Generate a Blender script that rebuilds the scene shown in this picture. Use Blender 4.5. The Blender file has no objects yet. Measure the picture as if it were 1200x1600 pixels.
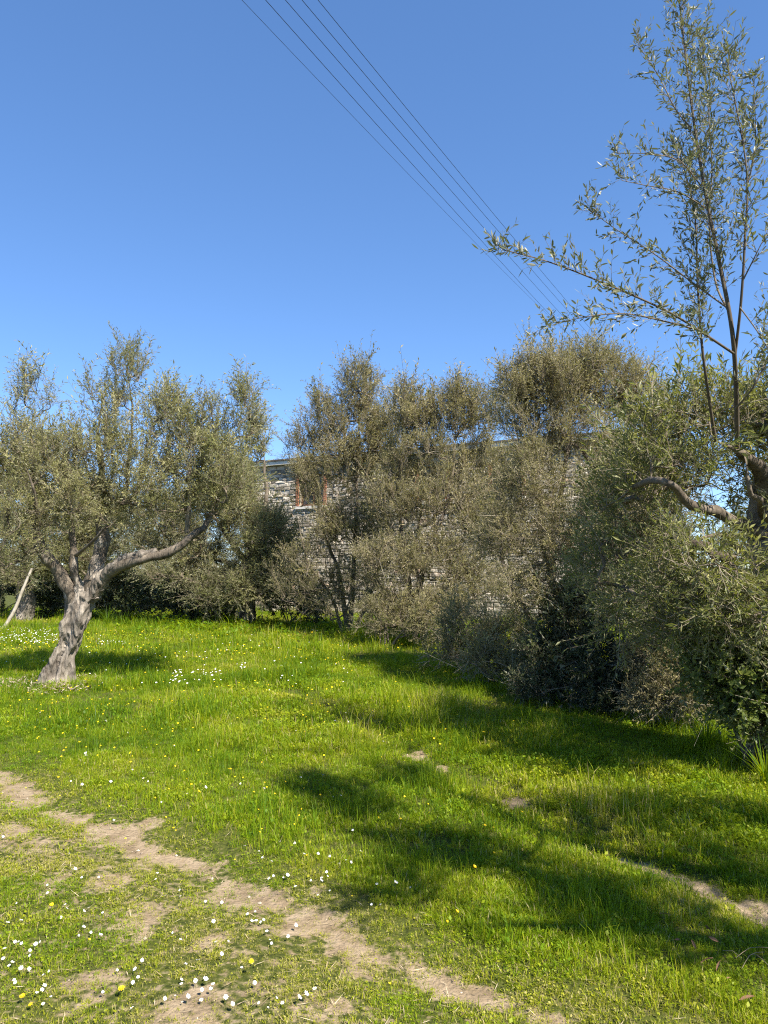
import bpy, math, random
import numpy as np
from mathutils import Vector, Matrix

random.seed(7)
RNG = np.random.default_rng(11)
SC = bpy.context.scene
COL = SC.collection

# ------------------------------------------------------------------ camera
F = 1164.0            # focal length in pixels of the 1200 x 1600 photograph
CAM_H = 1.6
PITCH = math.atan(87.0 / F)
cam_d = bpy.data.cameras.new('camera')
cam_d.sensor_fit = 'VERTICAL'
cam_d.sensor_height = 36.0
cam_d.sensor_width = 27.0
cam_d.lens = 36.0 * F / 1600.0
cam_d.clip_start = 0.05
cam_d.clip_end = 3000
cam = bpy.data.objects.new('camera', cam_d)
cam.location = (0, 0, CAM_H)
cam.rotation_euler = (math.pi / 2 + PITCH, 0, 0)
COL.objects.link(cam)
SC.camera = cam

# ------------------------------------------------------------------ light
SUN = Vector((0.57, -0.70, 1.0)).normalized()
SUN_EL = math.asin(SUN.z)
SUN_AZ = math.atan2(SUN.x, SUN.y)      # clockwise from +Y
world = bpy.data.worlds.new('World')
SC.world = world
world.use_nodes = True
wn = world.node_tree.nodes
wl = world.node_tree.links
sky = wn.new('ShaderNodeTexSky')
sky.sky_type = 'NISHITA'
sky.sun_disc = False
sky.sun_elevation = SUN_EL
sky.sun_rotation = SUN_AZ
sky.altitude = 100
sky.air_density = 0.6
sky.dust_density = 0.0
sky.ozone_density = 4.0
bg = wn['Background']
bg.inputs['Strength'].default_value = 0.092
gam = wn.new('ShaderNodeGamma')            # the phone's tone curve on the sky as a whole
gam.inputs['Gamma'].default_value = 0.7
hsv = wn.new('ShaderNodeHueSaturation')
hsv.inputs['Saturation'].default_value = 1.30
hsv.inputs['Hue'].default_value = 0.506
hsv.inputs['Value'].default_value = 1.9
wl.new(sky.outputs[0], gam.inputs['Color'])
wl.new(gam.outputs[0], hsv.inputs['Color'])
wl.new(hsv.outputs[0], bg.inputs['Color'])
sun_d = bpy.data.lights.new('sun', 'SUN')
sun_d.energy = 5.0
sun_d.angle = math.radians(0.53)
sun_d.color = (1.0, 0.94, 0.84)
sun = bpy.data.objects.new('sun', sun_d)
sun.rotation_euler = SUN.to_track_quat('Z', 'Y').to_euler()
sun.location = (10, -12, 18)
COL.objects.link(sun)
vs = SC.view_settings
vs.view_transform = 'Standard'
vs.look = 'None'
vs.exposure = 1.25
vs.gamma = 1.0
vs.use_curve_mapping = False
SC.cycles.use_denoising = False        # keep the leaf and blade detail crisp
SC.cycles.filter_width = 1.15
SC.cycles.max_bounces = 8
SC.cycles.transparent_max_bounces = 4


# ------------------------------------------------------------------ projection helpers
CP, SP_ = math.cos(PITCH), math.sin(PITCH)


def P(px, py, Y):
    """world point at ground distance Y seen at photograph pixel (px, py)"""
    cx = (px - 600.0) / F
    cy = (800.0 - py) / F
    fy = CP - cy * SP_
    fz = SP_ + cy * CP
    s = Y / fy
    return np.array([cx * s, Y, CAM_H + fz * s])


def G(px, py):
    """ground point (z = 0) seen at pixel (px, py)"""
    cx = (px - 600.0) / F
    cy = (800.0 - py) / F
    fy = CP - cy * SP_
    fz = SP_ + cy * CP
    s = -CAM_H / fz
    return np.array([cx * s, fy * s, 0.0])


# ------------------------------------------------------------------ noise
_perm = np.random.default_rng(3).random((256, 256))


def vnoise(x, y, sc, off=0.0):
    x = np.asarray(x, float) / sc + 37.3 + off * 5.1
    y = np.asarray(y, float) / sc + 11.7 + off * 3.7
    xi = np.floor(x).astype(int)
    yi = np.floor(y).astype(int)
    fx = x - xi
    fy = y - yi
    fx = fx * fx * (3 - 2 * fx)
    fy = fy * fy * (3 - 2 * fy)
    a = _perm[xi & 255, yi & 255]
    b = _perm[(xi + 1) & 255, yi & 255]
    c = _perm[xi & 255, (yi + 1) & 255]
    d = _perm[(xi + 1) & 255, (yi + 1) & 255]
    return (a * (1 - fx) + b * fx) * (1 - fy) + (c * (1 - fx) + d * fx) * fy


def fnoise(x, y, sc, off=0.0):
    return (vnoise(x, y, sc, off) * .55 + vnoise(x, y, sc * .47, off + 1) * .3 + vnoise(x, y, sc * .21, off + 2) * .15)


def smooth(a, b, x):
    t = np.clip((np.asarray(x, float) - a) / (b - a), 0, 1)
    return t * t * (3 - 2 * t)


def poly_dist(x, y, pts):
    x = np.asarray(x, float)
    y = np.asarray(y, float)
    best = np.full(x.shape, 1e9)
    for (a, b) in zip(pts[:-1], pts[1:]):
        dx, dy = b[0] - a[0], b[1] - a[1]
        L2 = dx * dx + dy * dy
        t = np.clip(((x - a[0]) * dx + (y - a[1]) * dy) / L2, 0, 1)
        best = np.minimum(best, np.hypot(x - a[0] - t * dx, y - a[1] - t * dy))
    return best


TRACK_A = [G(*p) for p in [(-420, 1095), (-160, 1160), (-20, 1212), (70, 1258), (140, 1290), (215, 1322), (290, 1345), (360, 1382),
                           (440, 1412), (520, 1452), (590, 1490), (680, 1525), (780, 1555), (870, 1588), (1010, 1660)]]
TRACK_B = [G(*p) for p in [(420, 1068), (500, 1098), (575, 1135), (640, 1165), (700, 1195), (800, 1245), (900, 1290), (1000, 1338),
                           (1090, 1372), (1200, 1418), (1400, 1500)]]
BARE = [(250, 1283, .16), (60, 1325, .13), (30, 1300, .14), (170, 1372, .13), (215, 1440, .14), (120, 1420, .06), (440, 1412, .17),
        (565, 1485, .13), (640, 1505, .06), (130, 1572, .10), (300, 1590, .12), (420, 1570, .08), (330, 1480, .08), (90, 1385, .09),
        (290, 1420, .09), (380, 1500, .06), (20, 1262, .2), (150, 1310, .2), (230, 1340, .16), (480, 1590, .1), (560, 1540, .07)]
BARE_B = [(650, 1172, .13), (690, 1190, .09), (800, 1243, .10), (995, 1336, .12), (1040, 1352, .08), (1110, 1380, .12), (1190, 1415, .14)]
BARE_W = [(G(a, b), r) for a, b, r in BARE]
BARE_BW = [(G(a, b), r) for a, b, r in BARE_B]


def bare_mask(x, y):
    """1 where the soil is bare, 0 where grass is full"""
    x = np.asarray(x, float)
    y = np.asarray(y, float)
    n = fnoise(x, y, .5)
    n2 = fnoise(x, y, .16, 4)
    da = poly_dist(x, y, TRACK_A)
    w = .000 + .19 * (n - .42) - .05 * smooth(3.7, 2.9, y)
    a = smooth(w + .13, w - .04, da + (n2 - .5) * .30)
    a = a * smooth(1.9, 2.6, y) * (0.78 + .22 * smooth(.34, .54, fnoise(x, y, .55, 9)))
    m = a
    for (c, r) in BARE_W:
        d = np.hypot(x - c[0], (y - c[1]) * .62)
        m = np.maximum(m, .44 * smooth(r * 1.2, r * .1, d + (n2 - .5) * r * 2.8))
    for (c, r) in BARE_BW:
        d = np.hypot(x - c[0], (y - c[1]) * .8)
        m = np.maximum(m, .9 * smooth(r * 1.25, r * .45, d + (n2 - .5) * r * 1.6))
    hf = fnoise(x, y, .11, 27)
    m = m * (.40 + .60 * smooth(.34, .60, hf + .34 * (m - .5)))
    return np.clip(m, 0, 1)


def side_a(x, y):
    """signed: positive on the camera side (left, near) of track A"""
    a, b = TRACK_A[2], TRACK_A[12]
    dx, dy = b[0] - a[0], b[1] - a[1]
    L = math.hypot(dx, dy)
    return -((x - a[0]) * dy * -1 + (y - a[1]) * dx) / L


def thin_mask(x, y):
    """how sparse and short the turf is (worn strip beside the track)"""
    s = side_a(x, y)
    base = smooth(-.5, .05, s) * .75 + smooth(-.1, .5, s) * .1
    edge = .75 * smooth(.55, .12, poly_dist(x, y, TRACK_A)) + .4 * smooth(.45, .1, poly_dist(x, y, TRACK_B))
    return np.clip(np.maximum(base, edge) * (.55 + .8 * fnoise(x, y, .6, 6)), 0, 1)


def height(x, y):
    x = np.asarray(x, float)
    y = np.asarray(y, float)
    h = (fnoise(x, y, 2.6, 12) - .5) * .10 + (fnoise(x, y, .35, 15) - .5) * .025
    h = h - .045 * np.exp(-(poly_dist(x, y, TRACK_A) / .25) ** 2) - .06 * np.exp(-(poly_dist(x, y, TRACK_B) / .22) ** 2)
    far = smooth(40, 120, np.hypot(x, y))
    return h * (1 - far)


# ------------------------------------------------------------------ mesh helpers
class Acc:
    """collects vertices and faces of one mesh"""

    def __init__(self):
        self.v, self.q, self.t, self.tone, self.n = [], [], [], [], 0
        self.mq, self.mt = [], []

    def add(self, v, quads=None, tris=None, tone=0.5, mat=0):
        v = np.asarray(v, float).reshape(-1, 3)
        if quads is not None and len(quads):
            q = np.asarray(quads, np.int64).reshape(-1, 4) + self.n
            self.q.append(q)
            self.mq.append(np.full(len(q), mat, np.int32))
        if tris is not None and len(tris):
            t = np.asarray(tris, np.int64).reshape(-1, 3) + self.n
            self.t.append(t)
            self.mt.append(np.full(len(t), mat, np.int32))
        self.v.append(v)
        tn = np.asarray(tone, float)
        self.tone.append(np.full(len(v), float(tn)) if tn.ndim == 0 else tn.reshape(-1))
        self.n += len(v)

    def mesh(self, name, mats, smooth_shade=False):
        v = np.concatenate(self.v)
        q = np.concatenate(self.q) if self.q else np.zeros((0, 4), np.int64)
        t = np.concatenate(self.t) if self.t else np.zeros((0, 3), np.int64)
        me = bpy.data.meshes.new(name)
        me.vertices.add(len(v))
        me.vertices.foreach_set('co', v.astype(np.float32).ravel())
        nl = q.size + t.size
        me.loops.add(nl)
        me.loops.foreach_set('vertex_index', np.concatenate([q.ravel(), t.ravel()]).astype(np.int32))
        npoly = len(q) + len(t)
        me.polygons.add(npoly)
        ls = np.concatenate([np.arange(len(q)) * 4, q.size + np.arange(len(t)) * 3]).astype(np.int32)
        me.polygons.foreach_set('loop_start', ls)
        if not isinstance(mats, (list, tuple)):
            mats = [mats]
        for m in mats:
            me.materials.append(m)
        mi = np.concatenate(self.mq + self.mt) if (self.mq or self.mt) else np.zeros(0, np.int32)
        me.polygons.foreach_set('material_index', mi.astype(np.int32))
        me.polygons.foreach_set('use_smooth', np.full(npoly, smooth_shade))
        at = me.attributes.new('tone', 'FLOAT', 'POINT')
        at.data.foreach_set('value', np.concatenate(self.tone).astype(np.float32))
        me.update(calc_edges=True)
        me.validate()
        return me

    def obj(self, name, mats, parent=None, smooth_shade=False, kind=None):
        o = bpy.data.objects.new(name, self.mesh(name, mats, smooth_shade))
        COL.objects.link(o)
        if parent is not None:
            o.parent = parent
        if kind:
            o['kind'] = kind
        return o


def tag(o, label=None, cat=None, group=None, kind=None):
    if label:
        o['label'] = label
    if cat:
        o['category'] = cat
    if group:
        o['group'] = group
    if kind:
        o['kind'] = kind
    return o


def thing(name, label, cat, loc=(0, 0, 0), group=None):
    o = bpy.data.objects.new(name, None)
    o.empty_display_size = .2
    o.location = loc
    COL.objects.link(o)
    return tag(o, label, cat, group)


def norm(a):
    a = np.asarray(a, float)
    return a / np.maximum(np.linalg.norm(a, axis=-1, keepdims=True), 1e-9)


def tubes(acc, pts, rad, sides=4, tone=.5, mat=0, cap=True):
    """pts (M,K,3), rad (M,K): one tube per row"""
    pts = np.asarray(pts, float)
    rad = np.asarray(rad, float)
    M, K, _ = pts.shape
    t = np.empty_like(pts)
    t[:, 1:-1] = pts[:, 2:] - pts[:, :-2]
    t[:, 0] = pts[:, 1] - pts[:, 0]
    t[:, -1] = pts[:, -1] - pts[:, -2]
    t = norm(t)
    mean = norm(pts[:, -1] - pts[:, 0])
    ref = np.where((np.abs(mean[:, 2]) > .8)[:, None], np.array([1., .13, .07]), np.array([.05, .1, 1.]))
    a = norm(np.cross(t, ref[:, None, :]))
    b = np.cross(t, a)
    ang = np.arange(sides) / sides * 2 * np.pi
    v = (pts[:, :, None, :] + rad[:, :, None, None] * (a[:, :, None, :] * np.cos(ang)[None, None, :, None] +
                                                        b[:, :, None, :] * np.sin(ang)[None, None, :, None]))
    base = np.arange(M * K * sides).reshape(M, K, sides)
    nx = np.roll(base, -1, axis=2)
    q = np.stack([base[:, :-1], nx[:, :-1], nx[:, 1:], base[:, 1:]], axis=-1).reshape(-1, 4)
    tn = np.asarray(tone, float)
    if tn.ndim == 1:
        tn = np.repeat(tn, K * sides)
    acc.add(v.reshape(-1, 3), quads=q, tone=tn, mat=mat)


def resample(pts, step):
    pts = np.asarray(pts, float)
    # Catmull-Rom smoothing then even resampling
    ext = np.vstack([2 * pts[0] - pts[1], pts, 2 * pts[-1] - pts[-2]])
    out = []
    for i in range(1, len(ext) - 2):
        p0, p1, p2, p3 = ext[i - 1], ext[i], ext[i + 1], ext[i + 2]
        for t in np.linspace(0, 1, 12, endpoint=False):
            out.append(.5 * ((2 * p1) + (-p0 + p2) * t + (2 * p0 - 5 * p1 + 4 * p2 - p3) * t * t + (-p0 + 3 * p1 - 3 * p2 + p3) * t ** 3))
    out.append(ext[-2])
    out = np.array(out)
    s = np.concatenate([[0], np.cumsum(np.linalg.norm(np.diff(out, axis=0), axis=1))])
    n = max(3, int(s[-1] / step) + 1)
    u = np.linspace(0, s[-1], n)
    return np.stack([np.interp(u, s, out[:, k]) for k in range(3)], axis=1), u / s[-1]


# ------------------------------------------------------------------ materials
def nt(name):
    m = bpy.data.materials.new(name)
    m.use_nodes = True
    n = m.node_tree.nodes
    return m, n, m.node_tree.links, n['Principled BSDF'], n['Material Output']


def ramp(n, stops):
    r = n.new('ShaderNodeValToRGB')
    cr = r.color_ramp
    while len(cr.elements) < len(stops):
        cr.elements.new(.5)
    for e, (p, c) in zip(cr.elements, stops):
        e.position = p
        e.color = (*c, 1)
    return r


def leaf_mat(name, stops, back, rough=.45, trans=.25, tcol=(.16, .2, .04), spec=.4):
    m, n, l, b, out = nt(name)
    at = n.new('ShaderNodeAttribute')
    at.attribute_name = 'tone'
    ai = n.new('ShaderNodeAttribute')
    ai.attribute_type = 'INSTANCER'
    ai.attribute_name = 'clump_tone'
    sm = n.new('ShaderNodeMath')
    sm.operation = 'ADD'
    sm.use_clamp = True
    l.new(at.outputs['Fac'], sm.inputs[0])
    l.new(ai.outputs['Fac'], sm.inputs[1])
    r = ramp(n, stops)
    l.new(sm.outputs[0], r.inputs[0])
    geo = n.new('ShaderNodeNewGeometry')
    mx = n.new('ShaderNodeMix')
    mx.data_type = 'RGBA'
    rb = ramp(n, back)
    l.new(sm.outputs[0], rb.inputs[0])
    l.new(geo.outputs['Backfacing'], mx.inputs[0])
    l.new(r.outputs[0], mx.inputs[6])
    l.new(rb.outputs[0], mx.inputs[7])
    l.new(mx.outputs[2], b.inputs['Base Color'])
    b.inputs['Roughness'].default_value = rough
    b.inputs['Specular IOR Level'].default_value = spec
    tr = n.new('ShaderNodeBsdfTranslucent')
    tr.inputs['Color'].default_value = (*tcol, 1)
    ms = n.new('ShaderNodeMixShader')
    ms.inputs[0].default_value = trans
    l.new(b.outputs[0], ms.inputs[1])
    l.new(tr.outputs[0], ms.inputs[2])
    l.new(ms.outputs[0], out.inputs['Surface'])
    return m


def bark_mat(name, dark, light, scale=18, bump=.6, stretch=(1, 1, .35)):
    m, n, l, b, out = nt(name)
    tc = n.new('ShaderNodeTexCoord')
    mp = n.new('ShaderNodeMapping')
    mp.inputs['Scale'].default_value = stretch
    l.new(tc.outputs['Object'], mp.inputs[0])
    n1 = n.new('ShaderNodeTexNoise')
    n1.inputs['Scale'].default_value = scale
    n1.inputs['Detail'].default_value = 8
    n1.inputs['Roughness'].default_value = .7
    l.new(mp.outputs[0], n1.inputs['Vector'])
    n2 = n.new('ShaderNodeTexNoise')
    n2.inputs['Scale'].default_value = scale * .22
    n2.inputs['Detail'].default_value = 4
    l.new(tc.outputs['Object'], n2.inputs['Vector'])
    ad = n.new('ShaderNodeMath')
    ad.operation = 'MULTIPLY_ADD'
    ad.inputs[1].default_value = .5
    l.new(n1.outputs[0], ad.inputs[0])
    hl = n.new('ShaderNodeMath')
    hl.operation = 'MULTIPLY'
    hl.inputs[1].default_value = .5
    l.new(n2.outputs[0], hl.inputs[0])
    l.new(hl.outputs[0], ad.inputs[2])
    r = ramp(n, [(.36, dark), (.5, tuple((a + c) / 2 for a, c in zip(dark, light))), (.62, light)])
    l.new(ad.outputs[0], r.inputs[0])
    l.new(r.outputs[0], b.inputs['Base Color'])
    b.inputs['Roughness'].default_value = .9
    b.inputs['Specular IOR Level'].default_value = .15
    bp = n.new('ShaderNodeBump')
    bp.inputs['Strength'].default_value = bump
    bp.inputs['Distance'].default_value = .03
    l.new(n1.outputs[0], bp.inputs['Height'])
    l.new(bp.outputs[0], b.inputs['Normal'])
    return m


def plain(name, col, rough=.8, var=.0, spec=.3, scale=6, metallic=0.0):
    m, n, l, b, out = nt(name)
    b.inputs['Roughness'].default_value = rough
    b.inputs['Specular IOR Level'].default_value = spec
    b.inputs['Metallic'].default_value = metallic
    if var:
        tc = n.new('ShaderNodeTexCoord')
        no = n.new('ShaderNodeTexNoise')
        no.inputs['Scale'].default_value = scale
        no.inputs['Detail'].default_value = 6
        l.new(tc.outputs['Object'], no.inputs['Vector'])
        r = ramp(n, [(.3, tuple(c * (1 - var) for c in col)), (.7, tuple(min(1, c * (1 + var)) for c in col))])
        l.new(no.outputs[0], r.inputs[0])
        l.new(r.outputs[0], b.inputs['Base Color'])
    else:
        b.inputs['Base Color'].default_value = (*col, 1)
    return m


def tone_mat(name, stops, rough=.8, spec=.2, use_random=False, bump=0.0, bscale=40):
    m, n, l, b, out = nt(name)
    r = ramp(n, stops)
    if use_random:
        oi = n.new('ShaderNodeObjectInfo')
        src = oi.outputs['Random']
    else:
        at = n.new('ShaderNodeAttribute')
        at.attribute_name = 'tone'
        src = at.outputs['Fac']
    geo = n.new('ShaderNodeNewGeometry')
    no = n.new('ShaderNodeTexNoise')
    no.inputs['Scale'].default_value = bscale * .3
    no.inputs['Detail'].default_value = 6
    l.new(geo.outputs['Position'], no.inputs['Vector'])
    ma = n.new('ShaderNodeMath')
    ma.operation = 'MULTIPLY_ADD'
    ma.inputs[1].default_value = .5
    ma.inputs[2].default_value = -.25
    l.new(no.outputs[0], ma.inputs[0])
    ad = n.new('ShaderNodeMath')
    ad.operation = 'ADD'
    ad.use_clamp = True
    l.new(ma.outputs[0], ad.inputs[0])
    l.new(src, ad.inputs[1])
    l.new(ad.outputs[0], r.inputs[0])
    l.new(r.outputs[0], b.inputs['Base Color'])
    b.inputs['Roughness'].default_value = rough
    b.inputs['Specular IOR Level'].default_value = spec
    if bump:
        n2 = n.new('ShaderNodeTexNoise')
        n2.inputs['Scale'].default_value = bscale
        n2.inputs['Detail'].default_value = 5
        l.new(geo.outputs['Position'], n2.inputs['Vector'])
        bp = n.new('ShaderNodeBump')
        bp.inputs['Strength'].default_value = bump
        bp.inputs['Distance'].default_value = .02
        l.new(n2.outputs[0], bp.inputs['Height'])
        l.new(bp.outputs[0], b.inputs['Normal'])
    return m


M_OLIVE = leaf_mat('olive_leaf', [(0, (.045, .056, .018)), (.35, (.130, .138, .050)), (.7, (.245, .235, .095)), (1, (.40, .36, .17))],
                   [(0, (.17, .17, .09)), (.6, (.31, .30, .18)), (1, (.45, .42, .27))], rough=.5, trans=.30, tcol=(.40, .38, .08), spec=.3)
M_WILD = leaf_mat('wild_olive_leaf', [(0, (.045, .050, .017)), (.35, (.130, .125, .048)), (.7, (.240, .212, .095)), (1, (.40, .335, .18))],
                  [(0, (.16, .15, .085)), (.6, (.30, .27, .165)), (1, (.44, .39, .26))], rough=.55, trans=.30, tcol=(.38, .34, .08), spec=.25)
M_SHOOT = leaf_mat('olive_shoot_leaf', [(0, (.045, .060, .028)), (.4, (.085, .10, .045)), (.75, (.13, .14, .065)), (1, (.19, .185, .095))],
                   [(0, (.18, .19, .13)), (.6, (.28, .275, .20)), (1, (.37, .36, .27))], rough=.45, trans=.22, tcol=(.24, .26, .07), spec=.32)
M_NEAR = leaf_mat('near_olive_leaf', [(0, (.030, .046, .012)), (.35, (.095, .110, .030)), (.7, (.205, .205, .060)), (1, (.36, .33, .12))],
                  [(0, (.09, .10, .045)), (.6, (.20, .20, .10)), (1, (.36, .34, .20))], rough=.5, trans=.30, tcol=(.38, .40, .06), spec=.3)
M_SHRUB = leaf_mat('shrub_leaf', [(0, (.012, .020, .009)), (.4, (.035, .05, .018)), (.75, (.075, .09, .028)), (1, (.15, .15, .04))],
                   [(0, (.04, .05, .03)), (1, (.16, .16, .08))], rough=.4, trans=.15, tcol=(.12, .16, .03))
M_BRAMBLE = leaf_mat('bramble_leaf', [(0, (.03, .05, .012)), (.4, (.08, .11, .022)), (.75, (.14, .17, .03)), (1, (.24, .23, .06))],
                     [(0, (.1, .12, .06)), (1, (.24, .25, .12))], rough=.45, trans=.28, tcol=(.2, .26, .03))
M_BARK = bark_mat('olive_bark', (.035, .028, .022), (.40, .345, .28), 20, 1.0, (1, 1, .28))
M_LIMB = bark_mat('limb_bark', (.05, .04, .03), (.25, .205, .155), 24, .7)
M_TWIG = tone_mat('twig_bark', [(0, (.05, .038, .028)), (.5, (.15, .12, .085)), (1, (.36, .30, .22))], .9)
M_DEAD = tone_mat('dead_twig', [(0, (.20, .165, .12)), (1, (.46, .40, .30))], .9)
GRASS_STOPS = [(0, (.034, .082, .004)), (.3, (.095, .175, .005)), (.55, (.215, .285, .007)), (.8, (.325, .315, .018)), (1, (.42, .345, .16))]
M_GRASS = leaf_mat('grass_blade', GRASS_STOPS,
                   GRASS_STOPS,
                   rough=.5, trans=.36, tcol=(.42, .50, .008), spec=.2)

# ------------------------------------------------------------------ scattering of uncountable foliage
KITS = {}


def scatter(name, kit, pos, rot, scl, tone, parent=None, kind='stuff'):
    """one object whose points carry small sprigs or tufts (real mesh, placed by geometry nodes)"""
    n_ = len(pos)
    me = bpy.data.meshes.new(name)
    me.vertices.add(n_)
    me.vertices.foreach_set('co', np.asarray(pos, np.float32).ravel())
    for (an, ty, dat, ke) in (('turn', 'FLOAT_VECTOR', rot, 'vector'), ('grow', 'FLOAT', scl, 'value'), ('clump_tone', 'FLOAT', tone, 'value')):
        at = me.attributes.new(an, ty, 'POINT')
        at.data.foreach_set(ke, np.asarray(dat, np.float32).ravel())
    at = me.attributes.new('pick', 'INT', 'POINT')
    at.data.foreach_set('value', RNG.integers(0, len(KITS[kit]), n_).astype(np.int32))
    o = bpy.data.objects.new(name, me)
    COL.objects.link(o)
    if parent is not None:
        o.parent = parent
    md = o.modifiers.new('foliage', 'NODES')
    md.node_group = kit_group(kit)
    if kind:
        o['kind'] = kind
    return o


_groups = {}


def kit_group(kit):
    if kit in _groups:
        return _groups[kit]
    g = bpy.data.node_groups.new('scatter_' + kit, 'GeometryNodeTree')
    g.interface.new_socket('Geometry', in_out='INPUT', socket_type='NodeSocketGeometry')
    g.interface.new_socket('Geometry', in_out='OUTPUT', socket_type='NodeSocketGeometry')
    N, Lk = g.nodes, g.links
    gi, go = N.new('NodeGroupInput'), N.new('NodeGroupOutput')
    jn = N.new('GeometryNodeJoinGeometry')
    for ob in reversed(KITS[kit]):
        oi = N.new('GeometryNodeObjectInfo')
        oi.inputs['Object'].default_value = ob
        oi.inputs['As Instance'].default_value = False
        gt_ = N.new('GeometryNodeGeometryToInstance')
        Lk.new(oi.outputs['Geometry'], gt_.inputs[0])
        Lk.new(gt_.outputs[0], jn.inputs[0])
    ip = N.new('GeometryNodeInstanceOnPoints')
    Lk.new(gi.outputs[0], ip.inputs['Points'])
    Lk.new(jn.outputs[0], ip.inputs['Instance'])
    ip.inputs['Pick Instance'].default_value = True

    def na(nm, ty):
        a_ = N.new('GeometryNodeInputNamedAttribute')
        a_.data_type = ty
        a_.inputs['Name'].default_value = nm
        return [o_ for o_ in a_.outputs if o_.enabled and o_.name == 'Attribute'][0]
    Lk.new(na('pick', 'INT'), ip.inputs['Instance Index'])
    er = N.new('FunctionNodeEulerToRotation')
    Lk.new(na('turn', 'FLOAT_VECTOR'), er.inputs[0])
    Lk.new(er.outputs[0], ip.inputs['Rotation'])
    Lk.new(na('grow', 'FLOAT'), ip.inputs['Scale'])
    Lk.new(ip.outputs[0], go.inputs[0])
    _groups[kit] = g
    return g


def euler_z(d, roll):
    """XYZ euler angles that take +Z to d after a roll about it"""
    d = norm(d)
    th = np.arccos(np.clip(d[:, 2], -1, 1))
    ph = np.arctan2(d[:, 1], d[:, 0])
    cr, sr, ct, st, cp, sp = np.cos(roll), np.sin(roll), np.cos(th), np.sin(th), np.cos(ph), np.sin(ph)
    # R = Rz(ph) Ry(th) Rz(roll)
    r20, r21, r22 = -st * cr, st * sr, ct
    r10, r00 = sp * ct * cr + cp * sr, cp * ct * cr - sp * sr
    return np.stack([np.arctan2(r21, r22), -np.arcsin(np.clip(r20, -1, 1)), np.arctan2(r10, r00)], 1)


def sprig_kit(kit, leaf, length, nl, size, aspect, stem, spread=(.45, 1.15), n_var=5, twig_tone=.5, keep=.92):
    obs = []
    for k in range(n_var):
        a = Acc()
        nsh = 3
        p0 = np.zeros((nsh, 3))
        d = np.array([[0, 0, 1.]] * nsh)
        L = np.full(nsh, length)
        p0[1:, 2] = length * np.array([.25, .45])
        d[1:] = norm(np.array([0, 0, .85]) + RNG.normal(0, .42, (nsh - 1, 3)))
        L[1:] = length * (.45 + .25 * RNG.random(nsh - 1))
        bend = RNG.normal(0, .14, (nsh, 3)) * L[:, None]
        t = np.linspace(0, 1, 4)
        p0[1:] += bend[0] * (np.array([.25, .45]) ** 2)[:, None]
        sp = p0[:, None] + d[:, None] * (L[:, None] * t)[..., None] + bend[:, None] * (t ** 2)[..., None]
        tubes(a, sp, np.array([[1., .8, .55, .3]]) * stem * np.array([1, .7, .7])[:, None], 3, tone=np.clip(twig_tone + RNG.normal(0, .15, nsh), 0, 1), mat=1)
        leaves_on(a, p0, d, L, bend, nl, size, aspect, np.full(nsh, .0), keep=keep, spread=spread, mat=0)
        obs.append(bpy.data.objects.new('sprig', a.mesh('sprig', [leaf, M_TWIG])))
    KITS[kit] = obs


def tuft_kit(kit, n_var, nb, hgt, wid, rad, lean, segs=2, broad=0):
    obs = []
    for k in range(n_var):
        a = Acc()
        r = rad * np.sqrt(RNG.random(nb))
        az = RNG.random(nb) * 2 * np.pi
        base = np.stack([np.cos(az) * r, np.sin(az) * r, np.full(nb, -.01)], 1)
        az2 = az + RNG.normal(0, .9, nb)
        dirv = np.stack([np.cos(az2), np.sin(az2), np.zeros(nb)], 1)
        side = np.stack([-np.sin(az2 + RNG.normal(0, .6, nb)), np.cos(az2), np.zeros(nb)], 1)
        h = hgt * (.35 + .75 * RNG.random(nb))
        ln = lean * (.15 + 1.2 * RNG.random(nb))
        w = wid * (.6 + .8 * RNG.random(nb))
        up = np.array([0, 0, 1.])
        m1 = base + dirv * (h * ln * .30)[:, None] + up * (h * .55)[:, None]
        tip = base + dirv * (h * ln)[:, None] + up * (h * (1 - .35 * ln))[:, None]
        tn = np.where(RNG.random(nb) < (.16 if kit == 'short' else .09), .30 + .2 * RNG.random(nb), RNG.normal(0, .11, nb))
        v = np.stack([base - side * w[:, None] * .5, base + side * w[:, None] * .5, m1 + side * w[:, None] * .45, m1 - side * w[:, None] * .45, tip], 1)
        i = np.arange(nb)[:, None] * 5
        a.add(v.reshape(-1, 3), quads=i + np.array([[0, 1, 2, 3]]), tris=i + np.array([[3, 2, 4]]), tone=np.repeat(tn, 5))
        if broad:
            az = RNG.random(broad) * 2 * np.pi
            r = rad * np.sqrt(RNG.random(broad))
            c = np.stack([np.cos(az[:broad]) * r[:broad] * 1.3, np.sin(az[:broad]) * r[:broad] * 1.3, hgt * (.2 + .5 * RNG.random(broad))], 1)
            l_ = norm(np.stack([np.cos(az[:broad]), np.sin(az[:broad]), .2 + .6 * RNG.random(broad)], 1) + RNG.normal(0, .3, (broad, 3)))
            w_ = norm(np.cross(l_, up + RNG.normal(0, .35, (broad, 3))))
            L_ = (.005 + .008 * RNG.random(broad))[:, None] * hgt / .06
            v = np.stack([c - l_ * L_, c - l_ * L_ * .1 + w_ * L_ * .62, c + l_ * L_ * .8, c - l_ * L_ * .1 - w_ * L_ * .62], 1)
            a.add(v.reshape(-1, 3), quads=np.arange(broad)[:, None] * 4 + np.array([[0, 1, 2, 3]]), tone=np.repeat(.02 + RNG.normal(0, .1, broad), 4))
        obs.append(bpy.data.objects.new('tuft', a.mesh('tuft', M_GRASS)))
    KITS[kit] = obs


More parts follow.
